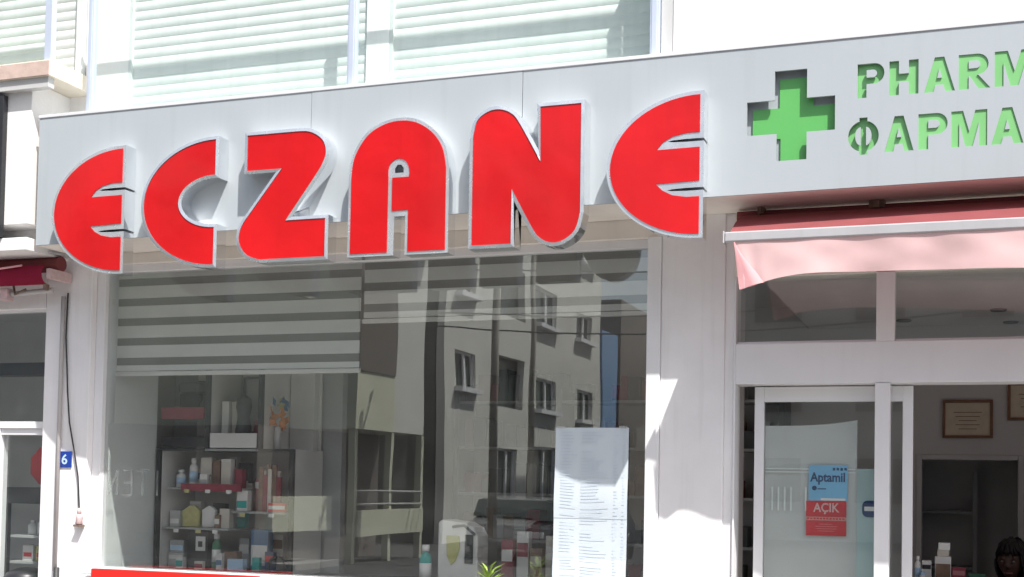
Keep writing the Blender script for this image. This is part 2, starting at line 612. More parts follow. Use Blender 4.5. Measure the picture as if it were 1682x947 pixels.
leaf.box(-.936, -.290, .115, .15, 2.027, 2.10).box(-.936, -.290, .115, .15, .16, .28)
lf = leaf.build('sliding_door', ALU, shop, .003)
box('pane', (-.9355, -.2905, .130, .137, .281, 2.0265), DOORGLASS, lf)
hd = MB().tube([(-.268, .113, 1.0), (-.268, .085, 1.0), (-.268, .085, .75), (-.268, .113, .75)], .009, 8)
hd.build('handle', POST, lf)
box('door_track', (-1.06, 2.0, .101, .16, 2.1055, 2.15), ALU, shop)
box('inner_jamb', (-1.112, -1.07, .2, .34, .15, 2.6), INWALL, shop)

# ------------------------------------------------------------------ the sign board with its cut-outs
def arc(cx, cz, rx, rz, a0, a1, n):
    return [(cx + rx * math.cos(math.radians(a0 + (a1 - a0) * k / n)), cz + rz * math.sin(math.radians(a0 + (a1 - a0) * k / n))) for k in range(n + 1)]

T = .27      # stroke of the cut-out letters, as a share of their height

def glyph(ch):
    """outline and inner islands in a unit box (height 1); width returned"""
    t = T
    if ch in 'PR':
        w = .80
        r = .5 - t * .42
        out = [(0, 0), (0, 1), (w - .30, 1)] + arc(w - .30, .70, .30, .30, 90, -90, 12)[1:]
        if ch == 'P':
            out += [(t, .40), (t, 0)]
        else:
            out += [(w - .26, .38), (w + .05, 0), (w - .27, 0), (w - .50, .37), (t, .37), (t, 0)]
        isl = [[(t, .59), (t, .81), (w - .33, .81)] + arc(w - .33, .70, .11, .11, 90, -90, 8)[1:]]
        return w + (.05 if ch == 'R' else 0), out, isl
    if ch == 'H':
        w = .82
        return w, [(0, 0), (0, 1), (t, 1), (t, .62), (w - t, .62), (w - t, 1), (w, 1), (w, 0), (w - t, 0), (w - t, .38), (t, .38), (t, 0)], []
    if ch == 'A':
        w = .95
        return w, [(0, 0), (.33, 1), (.62, 1), (w, 0), (w - .29, 0), (w - .355, .2), (.355, .2), (.29, 0)], [[(.40, .40), (.475, .68), (.55, .40)]]
    if ch == 'M':
        w = 1.03
        return w, [(0, 0), (0, 1), (.34, 1), (.515, .42), (.69, 1), (w, 1), (w, 0), (w - .23, 0), (w - .23, .66), (.62, 0), (.41, 0), (.23, .66), (.23, 0)], []
    if ch == 'F':  # Greek phi
        w = .90
        out = [(.33, -.03), (.33, .06)] + arc(.45, .5, .45, .44, 255, 105, 16) + [(.33, 1.03), (.57, 1.03)] + arc(.45, .5, .45, .44, 75, -75, 16) + [(.57, -.03)]
        isl = [[(.37, .76)] + arc(.37, .5, .16, .26, 100, 260, 8) + [(.37, .24)], [(.53, .24)] + arc(.53, .5, .16, .26, -80, 80, 8) + [(.53, .76)]]
        return w, out, isl
    if ch == 'C':
        out = arc(.46, .5, .46, .5, 40, 320, 18) + arc(.46, .5, .20, .25, 315, 45, 14)
        return .84, out, []
    if ch == 'Y':
        w = .9
        return w, [(.32, 0), (.32, .42), (0, 1), (.31, 1), (.45, .66), (.59, 1), (w, 1), (.59, .42), (.59, 0)], []
    if ch == 'K':
        return .86, [(0, 0), (0, 1), (t, 1), (t, .62), (.53, 1), (.86, 1), (.48, .56), (.90, 0), (.57, 0), (.30, .38), (t, .34), (t, 0)], []
    if ch == 'E':
        return .72, [(0, 0), (0, 1), (.70, 1), (.70, .79), (t, .79), (t, .61), (.65, .61), (.65, .40), (t, .40), (t, .21), (.72, .21), (.72, 0)], []
    if ch == 'I':
        return .28, [(0, 0), (0, 1), (.28, 1), (.28, 0)], []
    if ch == 'O':
        return .92, arc(.46, .5, .46, .5, 0, 348, 24), [arc(.46, .5, .20, .27, 0, 342, 18)]

SY = -.38
board = thing('sign_board', (-1.9, -.2, 2.9), 'long white fascia sign board with green cut-out cross and lettering', 'shop sign')
holes, islands, inserts, isl_of, shaped = [], [], [], [], []
words = [('P', -.467, -.353), ('H', -.332, -.210), ('A', -.187, -.060), ('R', -.045, .083), ('M', .100, .258), ('A', .275, .402), ('C', .417, .530), ('Y', .545, .66)]
words2 = [('F', -.506, -.375), ('A', -.351, -.229), ('P', -.209, -.089), ('M', -.074, .071), ('A', .087, .215), ('K', .232, .347), ('E', .362, .460), ('I', .478, .515), ('O', .530, .655)]
depth = {0: .021, 1: .013, 2: .007}
for row, (zb, zt) in ((words, (3.335, 3.487)), (words2, (3.087, 3.243))):
    for k, (ch, xa, xb) in enumerate(row):
        w, out, isl = glyph(ch)
        f = lambda p: (xa + p[0] / w * (xb - xa), zb + p[1] * (zt - zb))
        holes.append([f(p) for p in out])
        islands += [[f(p) for p in lp] for lp in isl]
        isl_of.append([[f(p) for p in lp] for lp in isl])
        inserts.append((xa, xb, zb, zt, depth.get(k, .0055)))
cross = [(-.832, 3.490), (-.686, 3.490), (-.686, 3.358), (-.563, 3.358), (-.563, 3.207), (-.686, 3.207), (-.686, 3.080), (-.809, 3.080),
         (-.809, 3.201), (-.940, 3.201), (-.956, 3.360), (-.832, 3.360)]
cross = [(-.829, 3.490), (-.686, 3.490), (-.686, 3.358), (-.563, 3.358), (-.563, 3.204), (-.686, 3.204), (-.686, 3.080), (-.820, 3.080),
         (-.820, 3.204), (-.953, 3.204), (-.953, 3.358), (-.829, 3.358)]
holes.append(cross)
pz0, pz1 = 2.925, 3.607
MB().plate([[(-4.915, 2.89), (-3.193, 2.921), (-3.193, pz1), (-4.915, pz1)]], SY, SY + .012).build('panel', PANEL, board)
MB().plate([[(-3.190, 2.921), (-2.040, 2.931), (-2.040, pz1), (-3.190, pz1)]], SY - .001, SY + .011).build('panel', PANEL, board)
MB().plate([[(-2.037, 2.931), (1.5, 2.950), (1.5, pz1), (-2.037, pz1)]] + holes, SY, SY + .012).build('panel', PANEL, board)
for lp in islands:
    MB().plate([lp], SY, SY + .012).build('letter_counter', PANEL, board)
for xa, xb, zb, zt, d in inserts:
    if d > .0125:
        box('green_letter', (xa - .012, xb + .012, SY + d, SY + d + .004, zb - .012, zt + .012), LGREEN, board)
    else:      # shallow letters are cut to shape and fill their opening
        mb = MB()
        hole = holes[len(shaped)]
        mb.plate([hole] + isl_of[len(shaped)], SY + d, SY + d + .004)
        mb.build('green_letter', LGREEN, board)
    shaped.append(1)
gx = .012
gc = [(x + (.016 if x < -.8 else .02 if x > -.60 else .02 if x > -.70 else 0), z - (.032 if z > 3.3 else (-.004 if z > 3.1 else .012))) for x, z in cross]
gc = [(-.811, 3.462), (-.660, 3.462), (-.660, 3.330), (-.540, 3.330), (-.540, 3.19), (-.660, 3.19), (-.660, 3.066), (-.806, 3.066),
      (-.806, 3.19), (-.932, 3.19), (-.932, 3.330), (-.811, 3.330)]
MB().plate([gc], SY + .036, SY + .042).build('green_cross', GREEN, board)
box('cross_backing', (-.98, -.52, SY + .046, SY + .052, 3.04, 3.53), PANEL, board)
body = MB()
body.box(-4.91, 1.5, SY + .062, -.002, 3.5, 3.60)
body.box(-4.91, 1.5, SY + .062, SY + .08, 2.99, 3.5)
body.box(-4.91, 1.5, SY + .062, -.002, 2.955, 2.99)
body.build('sign_case', CAVITY, board)
und = MB()
for xa, za, xb, zb in ((-4.912, 2.892, -3.19, 2.9225), (-3.19, 2.9225, -2.038, 2.932), (-2.038, 2.9325, 1.5, 2.952)):
    und.face([(xa, SY + .006, za), (xb, SY + .006, zb), (xb, -.001, zb), (xa, -.001, za)])
und.box(-4.914, -4.909, SY + .012, -.001, 2.89, 3.6)
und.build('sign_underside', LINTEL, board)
capm = MB()
capm.box(-4.92, 1.5, SY - .005, -.003, 3.6075, 3.625)
capm.build('sign_cap', PANELEDGE, board, .002)

# ------------------------------------------------------------------ the six red letters
def catmull(pts, n=5):
    """pts: (x, z, corner?) closed; smooth between non-corner points"""
    out = []
    k = len(pts)
    for i in range(k):
        p1, p2 = pts[i], pts[(i + 1) % k]
        out.append((p1[0], p1[1]))
        if p1[2] and p2[2]:
            continue
        p0 = pts[i - 1] if not p1[2] else p1
        p3 = pts[(i + 2) % k] if not p2[2] else p2
        for s in range(1, n):
            t = s / n
            q = []
            for a in (0, 1):
                q.append(.5 * ((2 * p1[a]) + (-p0[a] + p2[a]) * t + (2 * p0[a] - 5 * p1[a] + 4 * p2[a] - p3[a]) * t * t + (-p0[a] + 3 * p1[a] - 3 * p2[a] + p3[a]) * t ** 3))
            out.append(tuple(q))
    return out


def offset(loop, d):
    """grow a closed loop outwards by d"""
    k = len(loop)
    area = sum(loop[q][0] * loop[(q + 1) % k][1] - loop[(q + 1) % k][0] * loop[q][1] for q in range(k))
    s = 1 if area > 0 else -1
    out = []
    for i in range(k):
        a, b, c = Vector(loop[i - 1]), Vector(loop[i]), Vector(loop[(i + 1) % k])
        e1 = (b - a).normalized(); e2 = (c - b).normalized()
        n1 = Vector((e1.y, -e1.x)) * s; n2 = Vector((e2.y, -e2.x)) * s
        nn = (n1 + n2)
        if nn.length < .2:
            nn = n1
        nn.normalize()
        cs = max(.45, nn.dot(n1))
        out.append(tuple(b + nn * d / cs))
    return out


def half_e(xr, zb, zt, w):
    cz, h = (zb + zt) / 2, (zt - zb) / 2
    p = arc(xr, cz, w, h, 90, 270, 40)
    lo_t, lo_b = cz - .080, cz - .148
    p += [(xr, lo_b)]
    tip = (xr - .200, lo_t - .002)
    p += [(xr - .06, lo_b), (xr - .125, lo_b + .012), (xr - .17, lo_b + .036), tip]
    p += [(xr, lo_t + .004)]
    hi_b, hi_t = cz + .078, cz + .146
    p += [(xr, hi_b), (xr - .200, hi_b - .002), (xr - .17, hi_t - .036), (xr - .125, hi_t - .012), (xr - .06, hi_t), (xr, hi_t)]
    return p

def half_e_rim(xr, zb, zt, w, d=.018):
    cz, h = (zb + zt) / 2, (zt - zb) / 2
    p = [(xr + d, zt + d)] + arc(xr, cz, w + d, h + d, 90, 270, 40) + [(xr + d, zb - d)]
    for c in (cz - .113, cz + .112):
        p += [(xr + d, c - .006), (xr - .06, c - .0065), (xr - .125, c - .004), (xr - .15, c), (xr - .125, c + .0045), (xr - .06, c + .007), (xr + d, c + .007)]
    return p

def c_shape():
    p = arc(-3.698, 3.045, .436, .327, 90, 270, 36)
    p += arc(-3.698, 3.050, .222, .139, 270, 90, 24)
    return p

Zp = [(-3.506, 3.376, 1), (-3.26, 3.376, 1), (-3.150, 3.370, 0), (-3.075, 3.325, 0), (-3.053, 3.262, 0), (-3.070, 3.205, 0), (-3.116, 3.136, 0), (-3.276, 2.923, 1),
      (-3.048, 2.923, 1), (-3.048, 2.732, 1), (-3.42, 2.731, 1), (-3.495, 2.757, 0), (-3.540, 2.815, 0), (-3.543, 2.868, 0), (-3.520, 2.922, 0), (-3.466, 2.990, 0), (-3.300, 3.194, 1), (-3.506, 3.194, 1)]
Ap = [(-2.906, 2.735, 1), (-2.906, 3.12, 1), (-2.890, 3.222, 0), (-2.825, 3.322, 0), (-2.738, 3.372, 0), (-2.645, 3.387, 0), (-2.555, 3.370, 0), (-2.472, 3.316, 0), (-2.417, 3.238, 0),
      (-2.395, 3.14, 1), (-2.393, 2.735, 1), (-2.592, 2.735, 1), (-2.592, 2.940, 1), (-2.681, 2.940, 1), (-2.681, 3.105, 1), (-2.590, 3.105, 1), (-2.592, 3.15, 0), (-2.612, 3.184, 0),
      (-2.648, 3.198, 0), (-2.686, 3.184, 0), (-2.703, 3.15, 0), (-2.703, 3.10, 1), (-2.703, 2.735, 1)]
Np = [(-2.252, 2.748, 1), (-2.254, 3.270, 1), (-2.234, 3.350, 0), (-2.180, 3.390, 0), (-2.120, 3.397, 0), (-2.062, 3.374, 0), (-2.018, 3.322, 0), (-1.909, 3.130, 1), (-1.913, 3.393, 1), (-1.713, 3.393, 1),
      (-1.711, 2.88, 1), (-1.734, 2.800, 0), (-1.790, 2.754, 0), (-1.850, 2.744, 0), (-1.908, 2.770, 0), (-1.950, 2.826, 0), (-2.052, 3.010, 1), (-2.053, 2.748, 1)]
LY = SY - .088                 # front of the trim
FONT_GROUP = 'red letters of the shop sign'


def sign_letter(label, loop, tilt=0, holes_=None, outer=None):
    cx = sum(p[0] for p in loop) / len(loop)
    zb = min(p[1] for p in loop)
    t = thing('sign_letter', (cx, SY, zb), label, 'sign letter', FONT_GROUP)
    out = outer if outer else offset(loop, .018)
    # trim: a flat rim standing round the face, and deep side returns back to the board
    mb = MB()
    loops = [out] + (holes_ or [])
    mb.plate(loops, LY, SY - .0015, m=TRIM, mside=CHROME, mback=MIDGREY)
    mb.build('return_shell', TRIM, t)
    fc = MB()
    fc.plate([loop], LY - .004, LY - .0005, back=False)
    fc.build('face', RED, t)
    # thin raised lip of the trim around the face
    inn = offset(loop, .004)
    lip_in = offset(loop, .0015)
    if len(out) == len(loop):
        lp = MB()
        k = len(out)
        oo = out if len(out) == k else offset(loop, .0155)
        for i in range(k):
            j = (i + 1) % k
            a, b, c, d = oo[i], oo[j], lip_in[j], lip_in[i]
            lp.face([(a[0], LY - .004, a[1]), (b[0], LY - .004, b[1]), (c[0], LY - .0075, c[1]), (d[0], LY - .0075, d[1])])
            lp.face([(d[0], LY - .0075, d[1]), (c[0], LY - .0075, c[1]), (c[0], LY - .0005, c[1]), (d[0], LY - .0005, d[1])])
            lp.face([(b[0], LY - .004, b[1]), (a[0], LY - .004, a[1]), (a[0], LY - .0005, a[1]), (b[0], LY - .0005, b[1])])
        lp.build('trim_lip', TRIM, t)
    return t

E1 = half_e(-4.279, 2.710, 3.368, .440)
E2 = half_e(-1.150, 2.750, 3.388, .419)
sign_letter('first red letter E of the sign, with rounded back and chrome rim at far left', E1, outer=half_e_rim(-4.279, 2.710, 3.368, .440))
sign_letter('red letter C of the sign, open to the right, with chrome rim', c_shape())
sign_letter('red letter Z of the sign, with rounded shoulder and chrome rim', catmull(Zp))
Aloop = catmull(Ap)
Aout = catmull([(-2.922, 2.719, 1), (-2.922, 3.12, 1), (-2.905, 3.228, 0), (-2.836, 3.335, 0), (-2.744, 3.387, 0), (-2.645, 3.403, 0), (-2.549, 3.386, 0), (-2.460, 3.327, 0), (-2.402, 3.244, 0), (-2.379, 3.14, 1),
                (-2.377, 2.719, 1), (-2.608, 2.719, 1), (-2.608, 2.912, 1), (-2.667, 2.912, 1), (-2.669, 2.719, 1)])
sign_letter('red letter A of the sign, arched top and small round counter', Aloop, outer=Aout,
            holes_=[[(-2.668, 3.128), (-2.668, 3.152), (-2.655, 3.168), (-2.636, 3.168), (-2.622, 3.152), (-2.622, 3.128)]])
sign_letter('red letter N of the sign, with round shoulders and chrome rim', catmull(Np))
sign_letter('last red letter E of the sign, beside the green cross', E2, outer=half_e_rim(-1.150, 2.750, 3.388, .419))

# ------------------------------------------------------------------ upper storey: railing and shutters
rail = thing('balcony_railing', (-3.0, -.28, 3.6), 'aluminium and clear glass balcony railing above the red sign letters', 'railing')
for (xa, xb) in ((-4.668, -4.632), (-3.036, -2.990), (-1.431, -1.388)):
    mb = MB().box(xa, xb, -.30, -.262, 3.605, 4.509)
    mb.box(xa + .008, xb - .008, -.304, -.300, 3.61, 4.50)
    mb.build('post', POST, rail, .003)
box('top_rail', (-4.68, -1.386, -.289, -.271, 4.510, 4.563), POST, rail, .01)
MB().tube([(-1.40, -.28, 4.52), (-1.31, -.28, 4.74)], .03, 10).build('brace', POST, rail)
box('glass_panel', (-4.63, -3.038, -.285, -.277, 3.632, 4.509), RAILGLASS, rail)
box('glass_panel', (-2.988, -1.433, -.285, -.277, 3.632, 4.509), RAILGLASS, rail)


def shutter(x0, x1, y, label):
    t = thing('roller_shutter', ((x0 + x1) / 2, y, 3.6), label, 'shutter', 'roller shutters of the upper floor')
    p = .056
    for k in range(22):
        z = 3.585 + k * p
        mb = MB()
        prof = [(-.0055 * math.sin(PI * (q / 7)) ** .8, p * q / 7) for q in range(8)]
        for q in range(len(prof) - 1):
            a, b = prof[q], prof[q + 1]
            mb.face([(x0, y + a[0], z + a[1]), (x1, y + a[0], z + a[1]), (x1, y + b[0], z + b[1]), (x0, y + b[0], z + b[1])], smooth=True)
        mb.face([(x0, y + .004, z), (x0, y + .004, z + p), (x1, y + .004, z + p), (x1, y + .004, z)])
        mb.build('slat', SLAT, t, weld=True)
    box('guide_channel', (x0 - .001, x0 + .02, y - .022, y + .02, 3.585, 4.82), SLAT, t)
    return t

shutter(-4.600, -3.070, 0.0, 'closed cream roller shutter above the letters C and Z')
shutter(-2.930, -1.405, 0.0, 'closed cream roller shutter above the letters A and N')

# ------------------------------------------------------------------ the neighbour on the left
nb = thing('neighbouring_shop', (-6.0, .5, 0), 'white neighbouring shop front at the left edge with dark window', 'building')
box('slab', (-8, -4.822, -.42, .0, 3.832, 3.925), CREAM, nb, .004)
box('slab_edge', (-8, -4.823, -.428, -.4205, 3.834, 3.918), TERRA, nb, .002)
box('slab_moulding', (-8, -4.84, -.41, -.3605, 3.775, 3.831), GREYSTRIP, nb)
box('upper_wall', (-8, -4.99, -.36, .2, 3.02, 3.8312), WALL, nb, .004)
box('party_wall', (-4.989, -4.825, -.04, .029, 3.5, 3.925), WALL, nb)
box('wall_groove', (-8, -4.985, -.20, .2, 2.945, 3.0195), WALL, nb)
box('wall_ledge', (-8, -4.99, -.37, .2, 2.872, 2.9445), WALL, nb, .003)
box('lower_band', (-8, -5.152, .0, .2, 2.60, 2.8715), PILLAR, nb)
box('upper_floor_wall', (-8, -4.905, .03, .2, 3.926, 6.4), WALL, nb)
box('upper_window_frame', (-4.957, -4.906, -.05, .03, 3.926, 5.2), SLAT, nb, .003)
nw = MB()
nw.box(-8, -5.153, .03, .11, 1.884, 1.925)
nw.box(-5.545, -5.49, .03, .11, .3, 1.884)
nw.box(-5.49, -5.153, .045, .10, 1.845, 1.884)
nw.build('shop_frame', ALU, nb, .003)
w1 = box('shop_window', (-8, -5.153, .05, .10, 2.585, 2.60), ALU, nb)
box('pane', (-8, -5.1535, .07, .078, 1.926, 2.5845), DOORGLASS, w1)
w2 = box('shop_window', (-5.489, -5.154, .05, .10, .3, .36), ALU, nb)
box('pane', (-5.4885, -5.1545, .07, .078, .361, 1.8445), DOORGLASS, w2)
box('apron', (-8, -5.153, .02, .2, 0, .2995), PILLAR, nb)
nin = MB()
nin.box(-8, -5.16, 2.2, 2.3, 0, 2.9).box(-8.1, -8, .2, 2.3, 0, 2.9).box(-8, -5.16, .2, 2.3, 2.85, 2.95).box(-8, -5.16, .2, 2.2, .0, .08)
nin.build('inside_walls', MIDGREY, nb)
box('inside_beam', (-8, -5.17, .5, .62, 2.25, 2.33), BLACK, nb)

t = shutter(-7.0, -4.96, .0, 'cream roller shutter of the neighbour above the brown slab')
for o in list(t.children):
    if o.name.startswith('slat') and o.location.z < .33:
        bpy.data.objects.remove(o)
box('black_sign', (-7.6, -5.155, -.40, -.362, 2.95, 3.76), BLACK, None, .003,
    label='black sign panel of the neighbouring shop at the left edge', cat='sign')

nr = thing('balcony_railing', (-6.0, -.36, 3.926), 'aluminium and glass railing of the neighbour at the upper left corner', 'railing')
box('top_rail', (-7.5, -4.855, -.369, -.351, 4.845, 4.91), POST, nr, .004)
box('post', (-4.905, -4.857, -.375, -.335, 3.926, 4.844), POST, nr, .003)
box('glass_panel', (-7.5, -4.906, -.358, -.350, 3.94, 4.844), RAILGLASS, nr)

law = thing('awning', (-6.0, -.2, 2.7), 'rolled up crimson awning on the neighbouring shop below the letter E', 'awning')
MB().tube([(-7.5, -.10, 2.835), (-4.965, -.10, 2.835)], .045, 14).build('roller', REDCLOTH, law)
box('cover_plate', (-7.5, -4.96, -.19, -.03, 2.8835, 2.893), GREYSTRIP, law)
lf2 = MB()
for k in range(8):
    a0, a1 = PI * (.15 + .12 * k), PI * (.15 + .12 * (k + 1))
    y0_, z0_ = -.17 - .055 * math.sin(a0), 2.765 + .058 * math.cos(a0)
    y1_, z1_ = -.17 - .055 * math.sin(a1), 2.765 + .058 * math.cos(a1)
    lf2.face([(-7.5, y0_, z0_), (-5.0, y0_, z0_), (-5.0, y1_, z1_), (-7.5, y1_, z1_)], smooth=True)
lf2.build('rolled_fabric', CRIMSON, law, weld=True)
MB().tube([(-7.5, -.235, 2.785), (-5.35, -.232, 2.795), (-5.14, -.228, 2.813)], .006, 8).build('hem_cord', mat('pink_cord', (.75, .38, .42), .6), law)
brk = MB()
brk.box(-4.990, -4.962, -.20, -.01, 2.735, 2.795, PINKPVC)
brk.box(-4.985, -4.96, -.23, -.201, 2.665, 2.70, RUST)
brk.build('end_bracket', PINKPVC, law, .004)
arm = MB()
arm.tube([(-7.5, -.12, 2.655), (-5.33, -.12, 2.655)], .022, 10, PIPE)
arm.tube([(-5.30, -.12, 2.668), (-5.02, -.10, 2.685)], .016, 10, PIPE)
arm.box(-5.36, -5.31, -.15, -.09, 2.63, 2.70, PINKPVC)
arm.build('folding_arm', PIPE, law, .003)
MB().tube([(-5.28, -.13, 2.72), (-5.25, -.15, 2.66), (-5.18, -.14, 2.69)], .007, 8).build('elbow_strap', RUST, law)

# things behind the neighbour's glass
rs = MB()
lp = [(-5.40 + .125 * math.cos(2 * PI * (k + .5) / 8), 1.665 + .125 * math.sin(2 * PI * (k + .5) / 8)) for k in range(8)]
rs.plate([lp], .34, .345)
rsg = rs.build('notice_disc', SIGNRED, None, label='red eight sided notice hanging inside the neighbouring shop window', cat='notice')
strk = MB()
strk.box(-5.37, -5.355, .336, .3395, 1.61, 1.72).box(-5.335, -5.32, .336, .3395, 1.61, 1.70)
strk.build('notice_print', WHITE, rsg)
rk = thing('display_rack', (-5.4, .45, .08), 'black display rack inside the neighbouring shop window', 'rack')
box('top_board', (-5.62, -5.19, .22, .60, 1.43, 1.53), BLACK, rk, .004)
for x in (-5.60, -5.22):
    for y in (.24, .58):
        box('leg', (x - .02, x + .02, y - .015, y + .015, .08, 1.43), BLACK, rk)
for z in (1.22, 1.06):
    box('shelf', (-5.58, -5.24, .255, .565, z, z + .015), MIDGREY, rk)
box('back_board', (-5.57, -5.25, .566, .575, .9, 1.42), PALEBLUE, rk)
NB_ITEMS = [(-5.50, 1.235, .03, .09, OFFWHITE, 'small white bottle on the upper shelf of the black rack, left one', 'bottle'),
            (-5.43, 1.235, .028, .11, WHITE, 'white bottle in the middle of the black rack upper shelf', 'bottle'),
            (-5.35, 1.235, .028, .085, BEIGE, 'short beige bottle at the right of the black rack upper shelf', 'bottle')]
for x, z, r, h, mt, lab, c in NB_ITEMS:
    b = MB().lathe(x, .36, [(r * .96, z), (r, z + .006), (r, z + h * .68), (r * .45, z + h * .8), (r * .45, z + h * .86)], 14).build('bottle', mt, None, label=lab, cat=c)
    MB().lathe(x, .36, [(r * .5, z + h * .86), (r * .5, z + h)], 12).build('cap', WHITE, b)
for x, mt, lab in ((-5.50, OFFWHITE, 'white carton with red print on the lower shelf of the black rack'), (-5.40, YELLOWISH, 'yellowish pouch like carton on the lower shelf of the black rack')):
    b = box('carton', (x - .04, x + .04, .32, .40, 1.0755, 1.17), mt, None, .002, label=lab, cat='carton')
    box('carton_print', (x - .03, x + .03, .3175, .3195, 1.10, 1.125), SIGNRED, b)
bag = MB().lathe(-5.36, .15, [(.05, .95), (.12, .955), (.135, .985), (.11, 1.02), (.05, 1.045), (.015, 1.05)], 16)
bag.build('black_bag', BLACK, None, label='black rounded bag at the bottom of the neighbouring shop window', cat='bag')
MB().box(-5.48, -5.18, .125, .19, .90, .949).box(-5.47, -5.19, .13, .18, .3, .8995).build('window_ledge', MIDGREY, nb)

# ------------------------------------------------------------------ pier fittings at left
MB().tube([(-5.012, -.02, 1.05), (-5.012, -.02, 2.30), (-5.010, -.02, 2.66)], .013, 10).build(
    'conduit_pipe', PIPE, None, label='thin white conduit pipe running up the left pillar', cat='pipe')
MB().tube([(-5.001, -.018, 0.0), (-5.001, -.018, 1.07)], .017, 10).build(
    'drain_pipe', CABLE, None, label='dark lower pipe at the foot of the left pillar conduit', cat='pipe')
MB().tube([(-4.985, -.012, 2.68), (-4.99, -.012, 2.42), (-4.975, -.014, 2.25), (-4.965, -.014, 2.10), (-4.945, -.014, 1.92), (-4.90, -.016, 1.74), (-4.87, -.016, 1.60), (-4.855, -.016, 1.42)], .0045, 8).build(
    'power_cable', CABLE, None, label='thin black cable hanging down the left pillar past the number plate', cat='cable')
jn = thing('cable_connector', (-4.848, -.02, 1.31), 'pinkish plastic cable connector hanging at the end of the black cable', 'connector')
MB().tube([(-4.852, -.02, 1.42), (-4.850, -.02, 1.385)], .013, 10).build('plug', PINKPVC, jn)
MB().lathe(-4.848, -.022, [(.014, 1.325), (.021, 1.33), (.017, 1.36), (.022, 1.384)], 12).build('socket', PINKPVC, jn)
MB().box(-4.872, -4.824, -.045, -.001, 1.313, 1.324).build('base_plate', RUST, jn)
pl = box('number_plate', (-5.018, -4.928, -.008, -.001, 1.655, 1.749), PLATE, None, .002,
         label='small blue enamel house number plate on the left pillar', cat='number plate')
text_loopmesh('6', -4.996, -4.955, 1.672, 1.733, -.0092, 'number', PALEBLUE, pl, bold=.02)

# ------------------------------------------------------------------ awning over the door
aw = thing('awning', (-.2, -.3, 2.5), 'faded pink folding awning over the pharmacy door', 'awning')
AX0, AX1 = -1.035, 1.6
def lean(mb, full=True):
    out = []
    for x, y, z in mb.v:
        w_ = 1 if full else min(1, max(0, (-.06 - y) / .37))
        k = max(0, x - AX0) * w_
        out.append((x, y - .10 * k, z - .020 * k))
    mb.v = out
BAR = mat('awning_bar', (.46, .455, .475), .4, vary=.05, streak=.1)
fab = MB()
n = 24
for i in range(n):
    xa, xb = AX0 + .012 + (AX1 - AX0) * i / n, AX0 + .012 + (AX1 - AX0) * (i + 1) / n
    for (ya, za), (yb, zb) in (((-.06, 2.915), (-.25, 2.838)), ((-.25, 2.838), (-.432, 2.742))):
        fab.face([(xa, yb, zb), (xb, yb, zb), (xb, ya, za), (xa, ya, za)], smooth=True)
lean(fab, False)
fab.build('canopy', REDCLOTH, aw, weld=True)
MB().tube([(AX0 - .01, -.06, 2.90), (AX1, -.06, 2.90)], .03, 12).build('roller', REDCLOTH, aw)
fb = MB().box(AX0 + .002, AX1, -.470, -.425, 2.706, 2.752)
lean(fb)
fb.build('front_bar', BAR, aw, .006)
box('end_cap', (AX0 - .006, AX0 + .0015, -.473, -.420, 2.700, 2.756), BAR, aw, .003)
val = MB()
N_ = 90
def vz(x):     # lower hem of the valance
    s = x - (AX0 + .045)
    base = 2.545 + .010 * math.sin(s * 2.1 + .6) - .012 * max(0, s - .9) * .5
    return base - .064 * math.exp(-(s / .16) ** 1.5) if s > 0 else base - .064
def vy(x, v):  # small waves that grow towards the hem
    s = x - AX0
    fold = .012 * math.exp(-((s - .08) / .07) ** 2) * math.sin(s * 60) * v + .0022 * v * math.sin(s * 11 + 6 * v) + .0012 * math.sin(s * 23 - 7 * v + 1.5) * (1 - .5 * v)
    return -.462 - v * (.012 * math.sin(s * 6.3) + .006 * math.sin(s * 17.0 + 1)) + fold
rows = 10
for i in range(N_):
    xa = AX0 + .045 + (AX1 - AX0 - .05) * (i / N_) ** 1.3
    xb = AX0 + .045 + (AX1 - AX0 - .05) * ((i + 1) / N_) ** 1.3
    for r in range(rows):
        va, vb = r / rows, (r + 1) / rows
        q = []
        for (x, v) in ((xa, va), (xa, vb), (xb, vb), (xb, va)):
            top = 2.706
            xx = x + .03 * v * math.exp(-(x - AX0 - .045) / .10)
            q.append((xx, vy(x, v), top + (vz(x) - top) * v))
        val.face(q, smooth=True)
# the folded-back left end
fl = []
for r in range(rows):
    va, vb = r / rows, (r + 1) / rows
    x0_ = AX0 + .045
    for c in range(6):
        q = []
        for (u, v) in ((c / 6, va), (c / 6, vb), ((c + 1) / 6, vb), ((c + 1) / 6, va)):
            xx = x0_ + .03 * v + u * (.004 + .11 * v ** 1.3)
            q.append((xx, -.470 - .012 * math.sin(u * PI) * v - .010 * v * (1 + .35 * math.sin(u * 9 + 2 * v)) - .006, 2.704 + (vz(x0_) - 2.704) * v * (1 - .14 * u)))
        fl.append(q)
lean(val)
val.build('valance', PINK, aw, weld=True)
mf = MB()
for q in fl:
    mf.face(q, smooth=True)
mf.build('valance_fold', translucent('pink_cloth_double', (.78, .42, .44), .15, vary=.12), aw, weld=True)
for x in (-.93, -.40, .75):
    mb = MB()
    w_ = .016 if x < -.9 else .036
    mb.box(x - w_, x + w_, -.10, -.001, 2.905, 2.962 if w_ < .02 else 2.95, RUST)
    mb.box(x - w_ * .4, x + w_ * .4, -.13, -.10, 2.90, 2.935, RUST)
    mb.build('wall_bracket', RUST, aw, .003)

